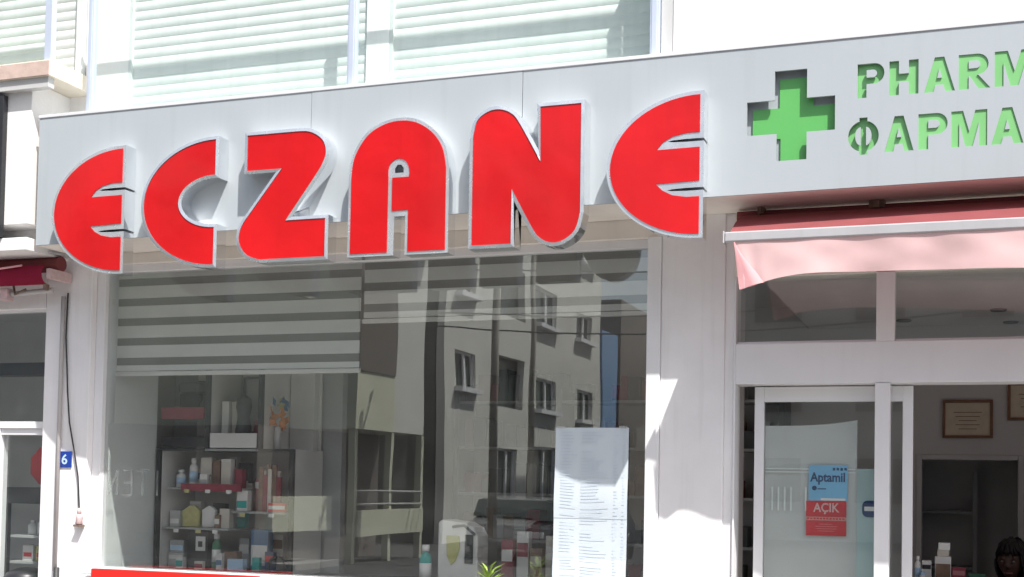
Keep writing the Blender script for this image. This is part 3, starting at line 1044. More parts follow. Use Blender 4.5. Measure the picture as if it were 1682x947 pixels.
# ------------------------------------------------------------------ behind the big window
def blind(x0, x1, zb, label):
    t = thing('zebra_blind', ((x0 + x1) / 2, .2, zb), label, 'window blind', 'zebra roller blinds behind the shop window')
    box('bottom_bar', (x0, x1, .192, .208, zb, zb + .026), OFFWHITE, t, .004)
    z = zb + .030
    first = True
    while z < 2.84:
        h = .034 if first else .073
        first = False
        z2 = min(z + h, 2.842)
        mb = MB()
        n = 12
        for i in range(n):
            xa, xb = x0 + .006 + (x1 - x0 - .012) * i / n, x0 + .006 + (x1 - x0 - .012) * (i + 1) / n
            f = lambda x: .2 + .0025 * math.sin(x * 3.1 + z * 9)
            mb.face([(xa, f(xa), z), (xb, f(xb), z), (xb, f(xb), z2), (xa, f(xa), z2)], smooth=True)
        mb.build('fabric_band', BAND, t, weld=True)
        if z2 >= 2.84: break
        z3 = min(z2 + .045, 2.843)
        mb = MB()
        mb.face([(x0 + .006, .204, z2), (x1 - .006, .204, z2), (x1 - .006, .204, z3), (x0 + .006, .204, z3)])
        mb.build('sheer_band', SHEER, t)
        z = z3
    MB().tube([(x0, .23, 2.86), (x1, .23, 2.86)], .022, 12).build('roller', OFFWHITE, t)
    return t

blind(-4.80, -3.170, 2.205, 'grey striped zebra blind hanging lower, behind the left of the window')
blind(-3.163, -1.53, 2.478, 'grey striped zebra blind pulled higher, behind the right of the window')

box('window_side_panel', (-4.823, -4.79, .12, .62, .6, 2.88), INPANEL, shop)
box('display_platform', (-4.79, -1.44, .165, 1.0, .9, 1.03), DARKGREY, shop)

cab = thing('display_cabinet', (-4.28, .8, 1.03), 'dark framed display cabinet with glass shelves of pharmacy goods', 'cabinet')
cf = MB()
cf.box(-4.775, -4.747, .598, .625, 1.031, 1.79).box(-3.832, -3.802, .598, .625, 1.031, 1.79)
cf.box(-4.747, -3.832, .598, .625, 1.031, 1.045)
cf.box(-4.747, -4.43, .598, .62, 1.774, 1.79).box(-4.05, -3.832, .598, .62, 1.774, 1.79)
cf.box(-4.43, -4.400, .598, .625, 1.79, 2.28).box(-4.055, -4.025, .598, .625, 1.79, 2.28)
cf.build('cabinet_frame', BLACK, cab, .003)
csd = MB()
csd.box(-4.765, -4.7415, .6255, .98, 1.031, 1.79).box(-3.832, -3.81, .6255, .98, 1.031, 1.79)
csd.box(-4.425, -4.405, .6255, .98, 1.79, 2.28).box(-4.05, -4.03, .6255, .98, 1.79, 2.28)
csd.build('side_panel', OFFWHITE, cab)
box('back_panel', (-4.741, -3.833, .985, 1.0, 1.046, 2.28), OFFWHITE, cab)
SH = mat('glass_shelf_edge', (.36, .37, .37), .3)
for d in ((-4.741, -3.833, .61, .98, 1.776, 1.789), (-4.70, -4.16, .63, .98, 1.535, 1.547), (-4.24, -3.833, .63, .98, 1.397, 1.409), (-4.741, -4.26, .63, .98, 1.288, 1.300), (-4.741, -4.431, .61, .98, 1.975, 1.990)):
    box('shelf', d, SH, cab)
box('shelf_front', (-4.60, -4.17, .615, .629, 1.528, 1.572), MAROON, cab, .002)
box('shelf_front', (-4.741, -4.436, .594, .609, 1.972, 2.045), MAROON, cab, .002)
box('lower_board', (-4.39, -4.06, .60, .612, 1.795, 1.885), OFFWHITE, cab, .002)
box('drawer_front', (-4.741, -4.43, .598, .609, 1.80, 1.86), BLACK, cab, .002)
box('wall_board', (-4.02, -3.85, .93, .98, 1.7905, 2.28), OFFWHITE, cab)


def carton(x, y, z, w, h, d, mt, label, band=None, bm=None, rot=0):
    b = MB().box(-w / 2, w / 2, -d / 2, d / 2, 0, h).build('carton', mt, None, .002, label=label, cat='carton')
    b.location = (x, y, z)
    b['_w'] = [x, y, z]
    b.rotation_euler.z = rot
    if band:
        p = MB().box(-w / 2 * .92, w / 2 * .92, -d / 2 - .0015, -d / 2 - .0003, h * band[0], h * band[1]).build('print_band', bm, None)
        p.parent = b
        p.location = (0, -d / 2 - .0009, h * band[0])
    return b


def bottle(x, y, z, r, h, mt, label, capm=WHITE, name='bottle'):
    b = MB().lathe(x, y, [(r * .95, z), (r, z + .005), (r, z + h * .68), (r * .85, z + h * .74), (r * .45, z + h * .80), (r * .45, z + h * .84)], 16).build(name, mt, None, label=label, cat='bottle')
    MB().lathe(x, y, [(r * .62, z + h * .84), (r * .62, z + h)], 14).build('cap', capm, b)
    MB().lathe(x, y, [(r * 1.01, z + h * .2), (r * 1.01, z + h * .55)], 16).build('bottle_label', WHITE if mt is not WHITE and mt is not OFFWHITE else PALEBLUE, b)
    return b

# shelf with the maroon front
s1 = 1.5475
bottle(-4.565, .70, s1, .026, .185, OFFWHITE, 'tall white bottle on the maroon edged shelf, first from the left')
carton(-4.47, .72, s1, .078, .19, .06, BEIGE, 'tall beige carton with dark band on the maroon edged shelf', (.36, .44), BROWN)
carton(-4.455, .655, s1, .052, .085, .03, OFFWHITE, 'small white carton standing in front of the tall beige carton', (.3, .6), MIDGREY)
carton(-4.392, .71, s1, .05, .17, .05, BROWN, 'slim dark brown carton between beige and white cartons')
carton(-4.318, .70, s1, .066, .18, .05, OFFWHITE, 'tall white carton with vertical grey print on the maroon edged shelf', (.1, .9), BEIGE)
carton(-4.24, .72, s1, .055, .12, .05, MAROON, 'short maroon carton at the right end of the maroon edged shelf')
bottle(-4.655, .70, s1, .03, .11, OFFWHITE, 'squat white bottle at the left end of the maroon edged shelf')
# right shelf
s2 = 1.4095
hatb = MB()
for k in range(9):
    a = -.55 + 1.1 * k / 8
    x_ = -4.02 + .12 * math.sin(a)
    hatb.box(x_ - .015, x_ + .013, .70 + .012 * (k % 2), .72 + .012 * (k % 2), s2, s2 + .17 + .12 * math.cos(a) - .03 * (k % 3), (BROWN, BEIGE, MAROON)[k % 3])
hatb.build('packet_stand', BROWN, None, label='fan of upright brown and beige packets on the right shelf', cat='packet stand')
carton(-3.925, .66, s2, .12, .055, .07, SIGNRED, 'flat red carton lying in front of the brown packets', (.3, .7), OFFWHITE)
carton(-4.185, .68, s2, .075, .125, .05, OFFWHITE, 'white carton with green print at the left of the right shelf', (.15, .5), TEAL)
# left middle shelf
s3 = 1.3005
pz = MB()
pz.plate([[(-4.64, s3), (-4.52, s3), (-4.515, s3 + .10), (-4.555, s3 + .135), (-4.60, s3 + .13), (-4.645, s3 + .10)]], .70, .735)
pz.build('pouch', YELLOWISH, None, .008, label='yellow pouch on the middle left shelf', cat='pouch')
pz = MB()
pz.plate([[(-4.49, s3), (-4.40, s3), (-4.395, s3 + .11), (-4.44, s3 + .14), (-4.495, s3 + .11)]], .69, .72)
pz.build('pouch', OFFWHITE, None, .008, label='white pouch beside the yellow pouch on the middle left shelf', cat='pouch')
carton(-4.68, .70, s3, .07, .10, .05, MIDGREY, 'grey carton at the left end of the middle left shelf', (.2, .5), OFFWHITE)
carton(-4.325, .71, s3, .07, .12, .05, BEIGE, 'beige carton at the right end of the middle left shelf')
# cabinet floor
s4 = 1.0455
carton(-4.67, .72, s4, .11, .09, .07, MIDGREY, 'grey carton at the left of the cabinet floor', (.6, .85), OFFWHITE)
carton(-4.67, .72, s4 + .091, .10, .08, .06, SH, 'paler grey carton stacked on the grey carton at left', (.2, .6), PALEBLUE)
mon = thing('monitor_box', (-4.50, .70, s4), 'black boxed gadget with a white square screen on the cabinet floor', 'box')
box('box_body', (-4.575, -4.43, .67, .75, s4, s4 + .235), BLACK, mon, .006)
box('screen_frame', (-4.515, -4.445, .665, .6695, s4 + .11, s4 + .20), OFFWHITE, mon, .002)
box('screen', (-4.495, -4.465, .662, .6645, s4 + .135, s4 + .17), DARKGREY, mon)
bottle(-4.385, .70, s4, .028, .22, mat('dull_green', (.10, .25, .16), .5), 'slim green bottle beside the black boxed gadget')
carton(-4.295, .74, s4, .10, .11, .06, BROWN, 'brown carton on the cabinet floor right of the green bottle')
carton(-4.21, .66, s4, .11, .07, .05, PALEBLUE, 'pale blue carton at the front of the cabinet floor')
carton(-4.10, .76, s4, .12, .25, .06, BLUECARD, 'tall blue carton with white lower half on the cabinet floor', (.12, .62), OFFWHITE)
carton(-4.075, .665, s4, .05, .085, .03, TEAL, 'small teal carton in front of the tall blue carton')
carton(-4.0, .70, s4, .06, .12, .04, NAVY, 'narrow navy carton right of the tall blue carton', (.5, .8), SIGNRED)
hb = MB()
hb.tube([(-3.99, .655, s4 + .012)] + [(-3.92 + .07 * math.cos(a), .655, s4 + .02 + .075 * math.sin(a)) for a in [PI * (1 - k / 8) for k in range(9)]] + [(-3.85, .655, s4 + .012)], .011, 10)
hb.build('headband', BLACK, None, label='black curved headband at the right of the cabinet floor', cat='headband')
# upper shelves
mc = thing('coffee_machine', (-4.60, .78, 1.9905), 'black boxy machine on the upper left maroon fronted shelf', 'machine')
box('machine_body', (-4.685, -4.545, .70, .86, 1.9905, 2.14), BLACK, mc, .01)
box('machine_head', (-4.69, -4.53, .68, .86, 2.141, 2.21), DARKGREY, mc, .02)
MB().lathe(-4.505, .72, [(.03, 1.9905), (.042, 2.02), (.036, 2.07), (.018, 2.10), (.02, 2.14)], 14).build('vase', BLACK, None, label='dark rounded vase right of the black machine', cat='vase')
carton(-4.465, .80, 1.9905, .05, .24, .05, mat('dusty_pink', (.45, .27, .29), .5), 'tall dusty pink carton at the right of the black machine')
s5 = 1.7895
carton(-4.345, .72, s5 + .0965, .05, .20, .05, OFFWHITE, 'upright white carton on the upper middle shelf')
carton(-4.29, .74, s5 + .0965, .04, .20, .05, BEIGE, 'narrow beige carton on the upper middle shelf')
gs = MB().lathe(-4.215, .70, [(.05, s5 + .0965), (.052, s5 + .12), (.035, s5 + .20), (.05, s5 + .26), (.045, s5 + .31), (.02, s5 + .33)], 16)
gs.build('figurine', DARKGREY, None, label='dark rounded figurine on the upper middle shelf', cat='figurine')
box('shelf', (-4.394, -4.056, .613, .96, 1.872, 1.8855), SH, cab)
carton(-4.12, .74, s5 + .0965, .06, .09, .05, MAROON, 'low maroon carton right of the dark figurine')
fg = thing('paper_flower', (-3.99, .70, s5), 'orange paper flower in a white tube on the cabinet top', 'decoration')
MB().lathe(-3.985, .72, [(.020, s5 + .0005), (.022, s5 + .14)], 12).build('holder', OFFWHITE, fg)
pet = MB()
random.seed(11)
for k in range(26):
    a = random.uniform(0, 2 * PI); t_ = random.uniform(.2, 1)
    c = Vector((-3.985 + .06 * math.cos(a) * t_, .72 + .03 * math.sin(a), s5 + .14 + .17 * random.random()))
    u = Vector((random.uniform(-1, 1), random.uniform(-.5, .5), random.uniform(-1, 1))).normalized() * .036
    w_ = u.cross(Vector((0, 1, .2))).normalized() * .018
    pet.face([c - u, c + w_, c + u, c - w_], ORANGE if c.z < s5 + .25 else (YELLOWISH if k % 2 else BLUECARD))
pet.build('petals', ORANGE, fg)

extra = [
    (-4.52, .80, s1, .06, .15, .05, MIDGREY, 'grey carton half hidden behind the tall white bottle', (.2, .5), MAROON),
    (-4.61, .82, s1, .07, .13, .05, BEIGE, 'beige carton at the back of the maroon edged shelf', (.4, .7), BLUECARD),
    (-4.36, .84, s1, .06, .20, .05, OFFWHITE, 'tallest white carton at the back of the maroon edged shelf', (.65, .9), MIDGREY),
    (-4.275, .84, s1, .07, .16, .05, DARKGREY, 'dark carton at the back right of the maroon edged shelf', (.1, .3), BEIGE),
    (-4.215, .80, s2, .05, .17, .05, BEIGE, 'tall beige carton at the back left of the right shelf', (.1, .3), MAROON),
    (-4.13, .80, s2, .08, .20, .05, MAROON, 'tall maroon carton behind the packet fan on the right shelf', (.7, .9), OFFWHITE),
    (-3.90, .82, s2, .06, .16, .05, OFFWHITE, 'white carton at the back right of the right shelf', (.3, .6), ORANGE),
    (-4.60, .80, s3, .08, .16, .05, OFFWHITE, 'white carton behind the yellow pouch', (.5, .9), BEIGE),
    (-4.44, .82, s3, .09, .15, .05, DARKGREY, 'dark carton behind the white pouch', (.2, .6), YELLOWISH),
    (-4.365, .68, s3, .035, .08, .03, BROWN, 'tiny brown carton between white pouch and beige carton', (.3, .7), OFFWHITE),
    (-4.29, .84, s3, .06, .17, .05, TEAL, 'teal carton at the back of the middle left shelf', (.4, .8), OFFWHITE),
    (-4.60, .64, s4, .05, .07, .04, OFFWHITE, 'small white carton at the front left of the cabinet floor', (.2, .7), TEAL),
    (-4.45, .62, s4, .06, .05, .03, BEIGE, 'low beige carton in front of the black boxed gadget', (.2, .7), MAROON),
    (-4.33, .66, s4, .04, .10, .03, OFFWHITE, 'narrow white carton in front of the brown carton', (.3, .6), BLUECARD),
    (-4.26, .84, s4, .07, .19, .05, MIDGREY, 'tall grey carton at the back of the cabinet floor', (.5, .8), OFFWHITE),
    (-4.165, .85, s4, .06, .16, .05, OFFWHITE, 'white carton behind the pale blue carton', (.2, .5), MAROON),
    (-4.03, .85, s4, .08, .22, .05, BEIGE, 'beige carton at the back right of the cabinet floor', (.6, .85), BROWN),
    (-3.90, .82, s4, .07, .13, .05, MIDGREY, 'grey carton behind the black headband', (.3, .6), OFFWHITE),
    (-4.715, .72, s1 + .0001, .035, .13, .04, MIDGREY, 'thin grey carton at the far left of the cabinet wall', (.3, .6), OFFWHITE),
]
for e in extra[:-1]:
    carton(*e)
# price strips and small hanging tags
for k, (x, z) in enumerate(((-4.55, s1), (-4.40, s1), (-4.25, s1), (-4.15, s2), (-3.95, s2), (-4.62, s3), (-4.46, s3), (-4.34, s3))):
    box('price_tag', (x - .018, x + .018, .606, .6095, z - .032, z - .011), OFFWHITE if k % 3 else YELLOWISH, cab)
# framed panels above the cabinet
for (xa, xb, za, zb) in ((-4.735, -4.50, 2.06, 2.24), (-4.39, -4.07, 1.90, 2.26)):
    f_ = MB()
    f_.box(xa, xb, .968, .984, za, za + .012).box(xa, xb, .968, .984, zb - .012, zb).box(xa, xa + .012, .968, .984, za + .012, zb - .012).box(xb - .012, xb, .968, .984, za + .012, zb - .012)
    f_.build('panel_frame', DARKGREY, cab)

# right part of the window display
bottle(-2.862, .45, 1.0305, .034, .225, TEAL, 'teal bottle with white cap standing in the shop window')
wb = thing('white_machine', (-2.67, .5, 1.0305), 'white rounded box with yellow panel in the shop window', 'display box')
prof = [(-2.79, 1.0305), (-2.55, 1.0305), (-2.55, 1.31), (-2.575, 1.355), (-2.63, 1.385), (-2.70, 1.392), (-2.765, 1.40), (-2.79, 1.385)]
MB().plate([prof], .45, .62).build('box_shell', OFFWHITE, wb, .01)
MB().plate([[(-2.735, 1.31), (-2.66, 1.31), (-2.655, 1.24), (-2.68, 1.17), (-2.705, 1.15), (-2.73, 1.20)]], .441, .449).build('yellow_panel', OCHRE, wb)
box('dark_panel', (-2.625, -2.575, .441, .449, 1.16, 1.32), BLACK, wb, .006)
MB().tube([(-2.70, .445, 1.36), (-2.63, .445, 1.37), (-2.565, .445, 1.32)], .008, 8).build('handle', DARKGREY, wb)
cols = [MAROON, OFFWHITE, BROWN, BEIGE, MAROON, DARKGREY]
labs = ['maroon carton, leftmost of the dim row behind the plant', 'off white carton in the dim row behind the plant, second from left', 'brown carton in the middle of the dim row behind the plant',
        'beige carton right of the brown one in the dim row', 'maroon carton near the right end of the dim row beside the paper list', 'dark grey carton at the right end of the dim row beside the paper list']
for k in range(6):
    carton(-2.42 + .085 * k, .60 + .02 * (k % 2), 1.0305, .07, (.26, .31, .22, .29, .24, .2)[k], .06, cols[k], labs[k], (.55, .8), (OFFWHITE, MAROON, BEIGE)[k % 3])

# shelves in the depth of the shop
rear = thing('wall_shelving', (-2.4, 2.8, .15), 'dark wall shelving with medicine boxes deep inside the shop', 'shelving')
for x in (-3.6, -2.8, -2.0, -1.2):
    box('upright', (x - .02, x + .02, 2.66, 2.99, .151, 2.3), DARKGREY, rear)
for k in range(6):
    z = .5 + .34 * k
    box('shelf', (-3.58, -1.22, 2.68, 2.985, z, z + .02), MIDGREY, rear)
random.seed(5)
mb = MB()
for k in range(6):
    z = .5 + .34 * k + .0205
    x = -3.55
    while x < -1.32:
        w_ = random.uniform(.05, .12)
        h_ = random.uniform(.10, .24)
        if random.random() < .85:
            mb.box(x, x + w_ * .92, 2.72, 2.9, z, z + h_, random.choice([DARKGREY, BROWN, MIDGREY, DARKGREY, MAROON]))
        x += w_
mb.build('medicine_boxes', OFFWHITE, rear, kind='stuff')

# the paper list on the glass
lst = thing('paper_list', (-1.79, .092, 1.13), 'long pale blue printed list taped on the shop window', 'paper notice')
PX0, PX1 = -1.985, -1.600
sheets = [(1.640, 1.897), (1.437, 1.6405), (1.234, 1.4375), (1.09, 1.2345)]
for k, (za, zb) in enumerate(sheets):
    mb = MB()
    nx, nz = 10, 8
    for i in range(nx):
        for j in range(nz):
            q = []
            for (u, v) in ((i, j), (i + 1, j), (i + 1, j + 1), (i, j + 1)):
                x = PX0 + (PX1 - PX0) * u / nx - .006 * (1.897 - (za + (zb - za) * v / nz))
                z = za + (zb - za) * v / nz
                q.append((x, .069 - .0015 * k % .003 + .0022 * math.sin(x * 17 + z * 5) - .004 * abs(math.sin(PI * v / nz)) * (k % 2), z))
            mb.face(q, smooth=True)
    mb.build('sheet', PAPER, lst, weld=True)
random.seed(3)
pr = MB()
z = 1.872
while z > 1.10:
    for (a, b) in ((.03, .12), (.14, .30 if random.random() < .5 else .26), (.31, .34 if random.random() < .4 else .33), (.355, .372)):
        if random.random() < .82:
            a2 = PX0 + a + .004 * random.random()
            b2 = PX0 + b - random.uniform(0, (b - a) * .5)
            pr.face([(a2, .0605, z), (b2, .0605, z), (b2, .0605, z + .0032), (a2, .0605, z + .0032)])
    z -= .0165
pr.build('print_lines', INK, lst, kind='stuff')
tp = MB().box(PX0 + .01, PX0 + .05, .0600, .0760, 1.893, 1.905).box(PX1 - .05, PX1 - .01, .0600, .0760, 1.893, 1.905)
tp.build('tape', PALE_FILM, lst)

# ------------------------------------------------------------------ notices on the door glass
ds = thing('door_sheet', (-.72, .142, 1.0), 'large pale grey sheet hung behind the sliding door glass', 'paper notice')
mb = MB()
nx = 16
for i in range(nx):
    q = []
    xa, xb = -.934 + .436 * i / nx, -.934 + .436 * (i + 1) / nx
    f = lambda x: .1435 + .004 * math.sin((x + .93) * 9) + .004
    g = lambda x: 1.912 + .028 * ((x + .934) / .436) ** 3
    for z in range(8):
        zz = lambda x, z: .95 + (g(x) - .95) * z / 8
        mb.face([(xa, f(xa), zz(xa, z)), (xb, f(xb), zz(xb, z)), (xb, f(xb), zz(xb, z + 1)), (xa, f(xa), zz(xa, z + 1))], smooth=True)
mb.build('sheet', SHEET, ds, weld=True)
ln = MB()
for z in (1.70, 1.685):
    ln.face([(-.93, .1395, z), (-.505, .1395, z), (-.505, .1395, z + .006), (-.93, .1395, z + .006)])
for k in range(9):
    x = -.90 + .03 * k + (.04 if k > 3 else 0)
    ln.face([(x, .1395, 1.50), (x + .008, .1395, 1.50), (x + .008, .1395, 1.615), (x, .1395, 1.615)])
ln.build('print_lines', INPANEL, ds)
cy = box('cyan_sheet', (-.497, -.345, .1405, .1415, .95, 1.707), CYAN, None, label='pale cyan sheet at the right of the sliding door glass', cat='paper notice')
po = box('blue_poster', (-.722, -.540, .1378, .1388, 1.552, 1.722), SKYBLUE, None, label='light blue poster above the red opening notice on the door', cat='poster')
YF = .1374
text_loopmesh('Aptamil', -.716, -.552, 1.628, 1.688, YF, 'poster_lettering', NAVY, po, bold=.028)
pm = MB()
pm.face([(-.695 + .012 * math.cos(a), YF, 1.612 + .012 * math.sin(a)) for a in [2 * PI * k / 8 for k in range(8)]])
for k in range(4):
    x = -.61 + .018 * k
    pm.face([(x, YF, 1.697 + .002 * (k % 2)), (x + .012, YF, 1.697), (x + .012, YF, 1.709), (x, YF, 1.711)])
pm.face([(-.68, YF, 1.606), (-.64, YF, 1.606), (-.64, YF, 1.611), (-.68, YF, 1.611)])
pm.build('poster_marks', NAVY, po)
ps = MB()
ps.face([(-.665, YF - .0001, 1.553), (-.55, YF - .0001, 1.553), (-.55, YF - .0001, 1.564), (-.665, YF - .0001, 1.564)])
ps.build('poster_strip', WHITE, po)
no_ = box('opening_notice', (-.733, -.545, .1375, .1385, 1.384, 1.5505), SIGNRED, None, label='red notice with white opening word on the door glass', cat='notice')
YN = .1370
text_loopmesh('AÇIK', -.700, -.577, 1.487, 1.541, YN, 'notice_lettering', WHITE, no_, bold=.02)
nn = MB()
nn.face([(-.733, YN, 1.457), (-.545, YN, 1.457), (-.545, YN, 1.474), (-.733, YN, 1.474)])
nn.build('notice_strip', BEIGE, no_)
nn = MB()
for k in range(12):
    x = -.728 + .015 * k
    nn.face([(x, YN - .0003, 1.462), (x + .010, YN - .0003, 1.462), (x + .010, YN - .0003, 1.470), (x, YN - .0003, 1.470)])
nn.build('notice_small_print', SIGNRED, no_)
nn = MB()
for k, (a, b) in enumerate(((-.67, -.61), (-.69, -.585), (-.685, -.59), (-.675, -.60))):
    z = 1.438 - .011 * k
    nn.face([(a, YN, z), (b, YN, z), (b, YN, z + .0028), (a, YN, z + .0028)])
nn.build('notice_lines', mat('pale_red_print', (.78, .38, .36), .5), no_)
lg = MB()
def rr(x0, x1, z0, z1, r):
    return arc(x1 - r, z1 - r, r, r, 0, 90, 5) + arc(x0 + r, z1 - r, r, r, 90, 180, 5) + arc(x0 + r, z0 + r, r, r, 180, 270, 5) + arc(x1 - r, z0 + r, r, r, 270, 360, 5)
lg.plate([rr(-.472, -.385, 1.478, 1.556, .025)], .1380, .1386)
lgo = lg.build('navy_sticker', NAVY, None, label='round cornered navy sticker beside the door mullion', cat='sticker')
MB().box(-.462, -.392, .1372, .1378, 1.507, 1.528).build('sticker_band', WHITE, lgo)

# ------------------------------------------------------------------ inside, seen through the open door
def framed(x0, x1, z0, z1, label):
    t = thing('framed_certificate', ((x0 + x1) / 2, 2.98, z0), label, 'framed certificate', 'certificates on the back wall')
    f = MB()
    f.box(x0, x1, 2.965, 2.999, z0, z0 + .018).box(x0, x1, 2.965, 2.999, z1 - .018, z1)
    f.box(x0, x0 + .018, 2.966, 2.999, z0 + .018, z1 - .018).box(x1 - .018, x1, 2.966, 2.999, z0 + .018, z1 - .018)
    f.build('frame', WOOD, t, .003)
    box('paper', (x0 + .018, x1 - .018, 2.985, 2.998, z0 + .018, z1 - .018), CERT, t)
    pm = MB()
    for k in range(5):
        z = z0 + .06 + .028 * k
        w_ = (x1 - x0) * (.28 if k == 4 else .18 + .06 * (k % 2))
        cx = (x0 + x1) / 2
        pm.face([(cx - w_, 2.984, z), (cx + w_, 2.984, z), (cx + w_, 2.984, z + .005), (cx - w_, 2.984, z + .005)])
    pm.build('print_lines', BROWN, t)
framed(-.164, .157, 1.972, 2.230, 'brown framed certificate above the dark inner doorway')
framed(.248, .56, 2.092, 2.345, 'brown framed certificate cut by the right edge of the photo')

ct = thing('counter', (.4, 1.4, .15), 'shop counter just inside the open door', 'counter')
box('counter_top', (-.30, 1.6, 1.15, 1.75, 1.075, 1.10), DARKGREY, ct, .004)
box('counter_front', (-.27, 1.58, 1.18, 1.21, .151, 1.0745), INWALL, ct)
box('counter_side', (-.27, -.24, 1.2105, 1.72, .151, 1.0745), INWALL, ct)
cz_ = 1.1005
st = carton(-.128, 1.40, cz_, .085, .145, .06, OFFWHITE, 'cream carton with brown window on the counter', (.1, .72), BROWN)
carton(-.128, 1.40, cz_ + .1455, .062, .035, .055, BEIGE, 'small beige carton in the middle of the counter stack')
carton(-.122, 1.40, cz_ + .181, .062, .04, .055, WHITE, 'white carton on top of the counter stack')
bottle(-.262, 1.36, cz_, .016, .145, WHITE, 'slim white bottle at the left end of the counter')
carton(-.215, 1.40, cz_, .05, .12, .05, OFFWHITE, 'off white carton with dark print left of the counter stack', (.6, .8), BLACK)
bottle(-.235, 1.33, cz_, .014, .075, PALEBLUE, 'short bluish bottle at the front of the counter')
carton(-.045, 1.42, cz_, .07, .085, .05, MAROON, 'maroon carton right of the counter stack', (.5, .8), mat('dusty_rose', (.5, .2, .2), .5))
carton(.05, 1.42, cz_, .09, .055, .05, mat('dark_green', (.03, .12, .07), .5), 'low dark green carton with pale edge on the counter', (.05, .25), OFFWHITE)
rr_ = thing('back_room_shelf', (0, 3.7, .15), 'dim grey shelving seen in the dark inner doorway', 'shelving')
for x in (-.5, .05):
    box('upright', (x - .015, x + .015, 3.6, 3.85, .151, 1.75), MIDGREY, rr_)
for z in (.6, 1.05, 1.45):
    box('shelf', (-.484, .034, 3.6, 3.85, z, z + .02), MIDGREY, rr_)

# the person behind the counter
per = thing('person', (.24, 2.05, .15), 'person with dark hair sitting behind the counter, head cut by the lower right corner', 'person')
HC = Vector((.245, 2.05, 1.205))          # centre of the head


def person_body():
    me = bpy.data.meshes.new('body')
    o = HC
    P = [(.0, .03, -.56), (.0, .03, -.40), (.0, .02, -.24), (0, .01, -.16), (0, 0, -.10),
         (-.17, .02, -.21), (-.22, -.03, -.40), (-.14, -.22, -.48), (.17, .02, -.21), (.22, -.03, -.40), (.14, -.22, -.48),
         (-.10, -.02, -.62), (-.12, -.38, -.63), (-.12, -.40, -1.0), (.10, -.02, -.62), (.12, -.38, -.63), (.12, -.40, -1.0)]
    E_ = [(0, 1), (1, 2), (2, 3), (3, 4), (2, 5), (5, 6), (6, 7), (2, 8), (8, 9), (9, 10), (0, 11), (11, 12), (12, 13), (0, 14), (14, 15), (15, 16)]
    R_ = [.15, .14, .13, .055, .05, .06, .045, .03, .06, .045, .03, .09, .065, .045, .09, .065, .045]
    me.from_pydata([tuple(Vector(p)) for p in P], E_, [])
    ob = bpy.data.objects.new('body', me)
    COL.objects.link(ob)
    ob.modifiers.new('skin', 'SKIN')
    for i, r in enumerate(R_):
        me.skin_vertices[0].data[i].radius = (r, r * .8)
    me.skin_vertices[0].data[0].use_root = True
    s = ob.modifiers.new('sub', 'SUBSURF')
    s.levels = s.render_levels = 2
    me.materials.append(SHIRT)
    ob.parent = per
    ob.location = HC - wloc(per)
    return ob
person_body()


def head_mesh():
    """one smooth head: skull, jaw, nose, brow, lips and eye hollows pushed out of a sphere; faces -Y"""
    bm = bmesh.new()
    bmesh.ops.create_uvsphere(bm, u_segments=40, v_segments=32, radius=1)
    for v in bm.verts:
        x, y, z = v.co
        X = .074 * x
        Y = .094 * y
        Z = .115 * z
        if z < 0:
            X *= 1 - .30 * (-z) ** 1.5
            Y *= 1 - .12 * (-z)
            if y > 0: Y *= 1 - .25 * (-z)
        if y < 0:
            g = lambda cx, cz, sx, sz: math.exp(-((x - cx) / sx) ** 2 - ((z - cz) / sz) ** 2)
            fr_ = min(1, -y * 1.4)
            Y -= fr_ * (.024 * g(0, -.13, .14, .13) + .012 * g(0, .05, .10, .16))
            Y -= fr_ * (.010 * g(0, -.47, .26, .06) + .009 * g(0, -.57, .24, .06) + .012 * g(0, -.85, .3, .16))
            Y += fr_ * (.012 * g(-.42, .05, .20, .11) + .012 * g(.42, .05, .20, .11))
            Y -= fr_ * .006 * (g(-.4, .24, .3, .08) + g(.4, .24, .3, .08))
        v.co = (X, Y, Z)
    me = bpy.data.meshes.new('head')
    bm.to_mesh(me)
    bm.free()
    for p in me.polygons:
        p.use_smooth = True
    me.materials.append(SKIN)
    return me
hd = bpy.data.objects.new('head', head_mesh())
COL.objects.link(hd)
hd.parent = per
hd.location = HC - wloc(per)
hd.rotation_euler = (.18, 0, -.25)


def on_head(mb, name, m_):
    o = mb.build(name, m_, None)
    c = wloc(o)
    o.parent = hd
    o.location = c
    return o
for s in (-1, 1):
    on_head(MB().lathe(0, 0, [(.001, -.0105), (.008, -.007), (.0105, 0), (.008, .007), (.001, .0105)], 12), 'eye', EYEW).location = (s * .031, -.077, -.003)
    on_head(MB().lathe(0, 0, [(.001, -.005), (.0045, -.003), (.005, 0), (.0045, .003), (.001, .005)], 10), 'iris', BLACK).location = (s * .031, -.0855, .0015)
    on_head(MB().tube([(s * .016, -.0895, .021), (s * .033, -.0885, .0255), (s * .048, -.078, .021)], .0028, 6, radii=[.0022, .0026, .0012]), 'eyebrow', HAIR)
    on_head(MB().tube([(s * .019, -.0865, .0035), (s * .031, -.0905, .0065), (s * .043, -.083, .0035)], .005, 8), 'eyelid', SKIN)
    on_head(MB().tube([(s * .074, .005, .015), (s * .082, .012, .02), (s * .082, .018, -.005), (s * .076, .008, -.03)], .009, 8), 'ear', SKIN)
on_head(MB().tube([(-.024, -.083, -.060), (0, -.0935, -.058), (.024, -.083, -.060)], .0045, 6), 'lips', LIPS)
hb_ = bmesh.new()
bmesh.ops.create_uvsphere(hb_, u_segments=40, v_segments=28, radius=1)
kill = []
random.seed(2)
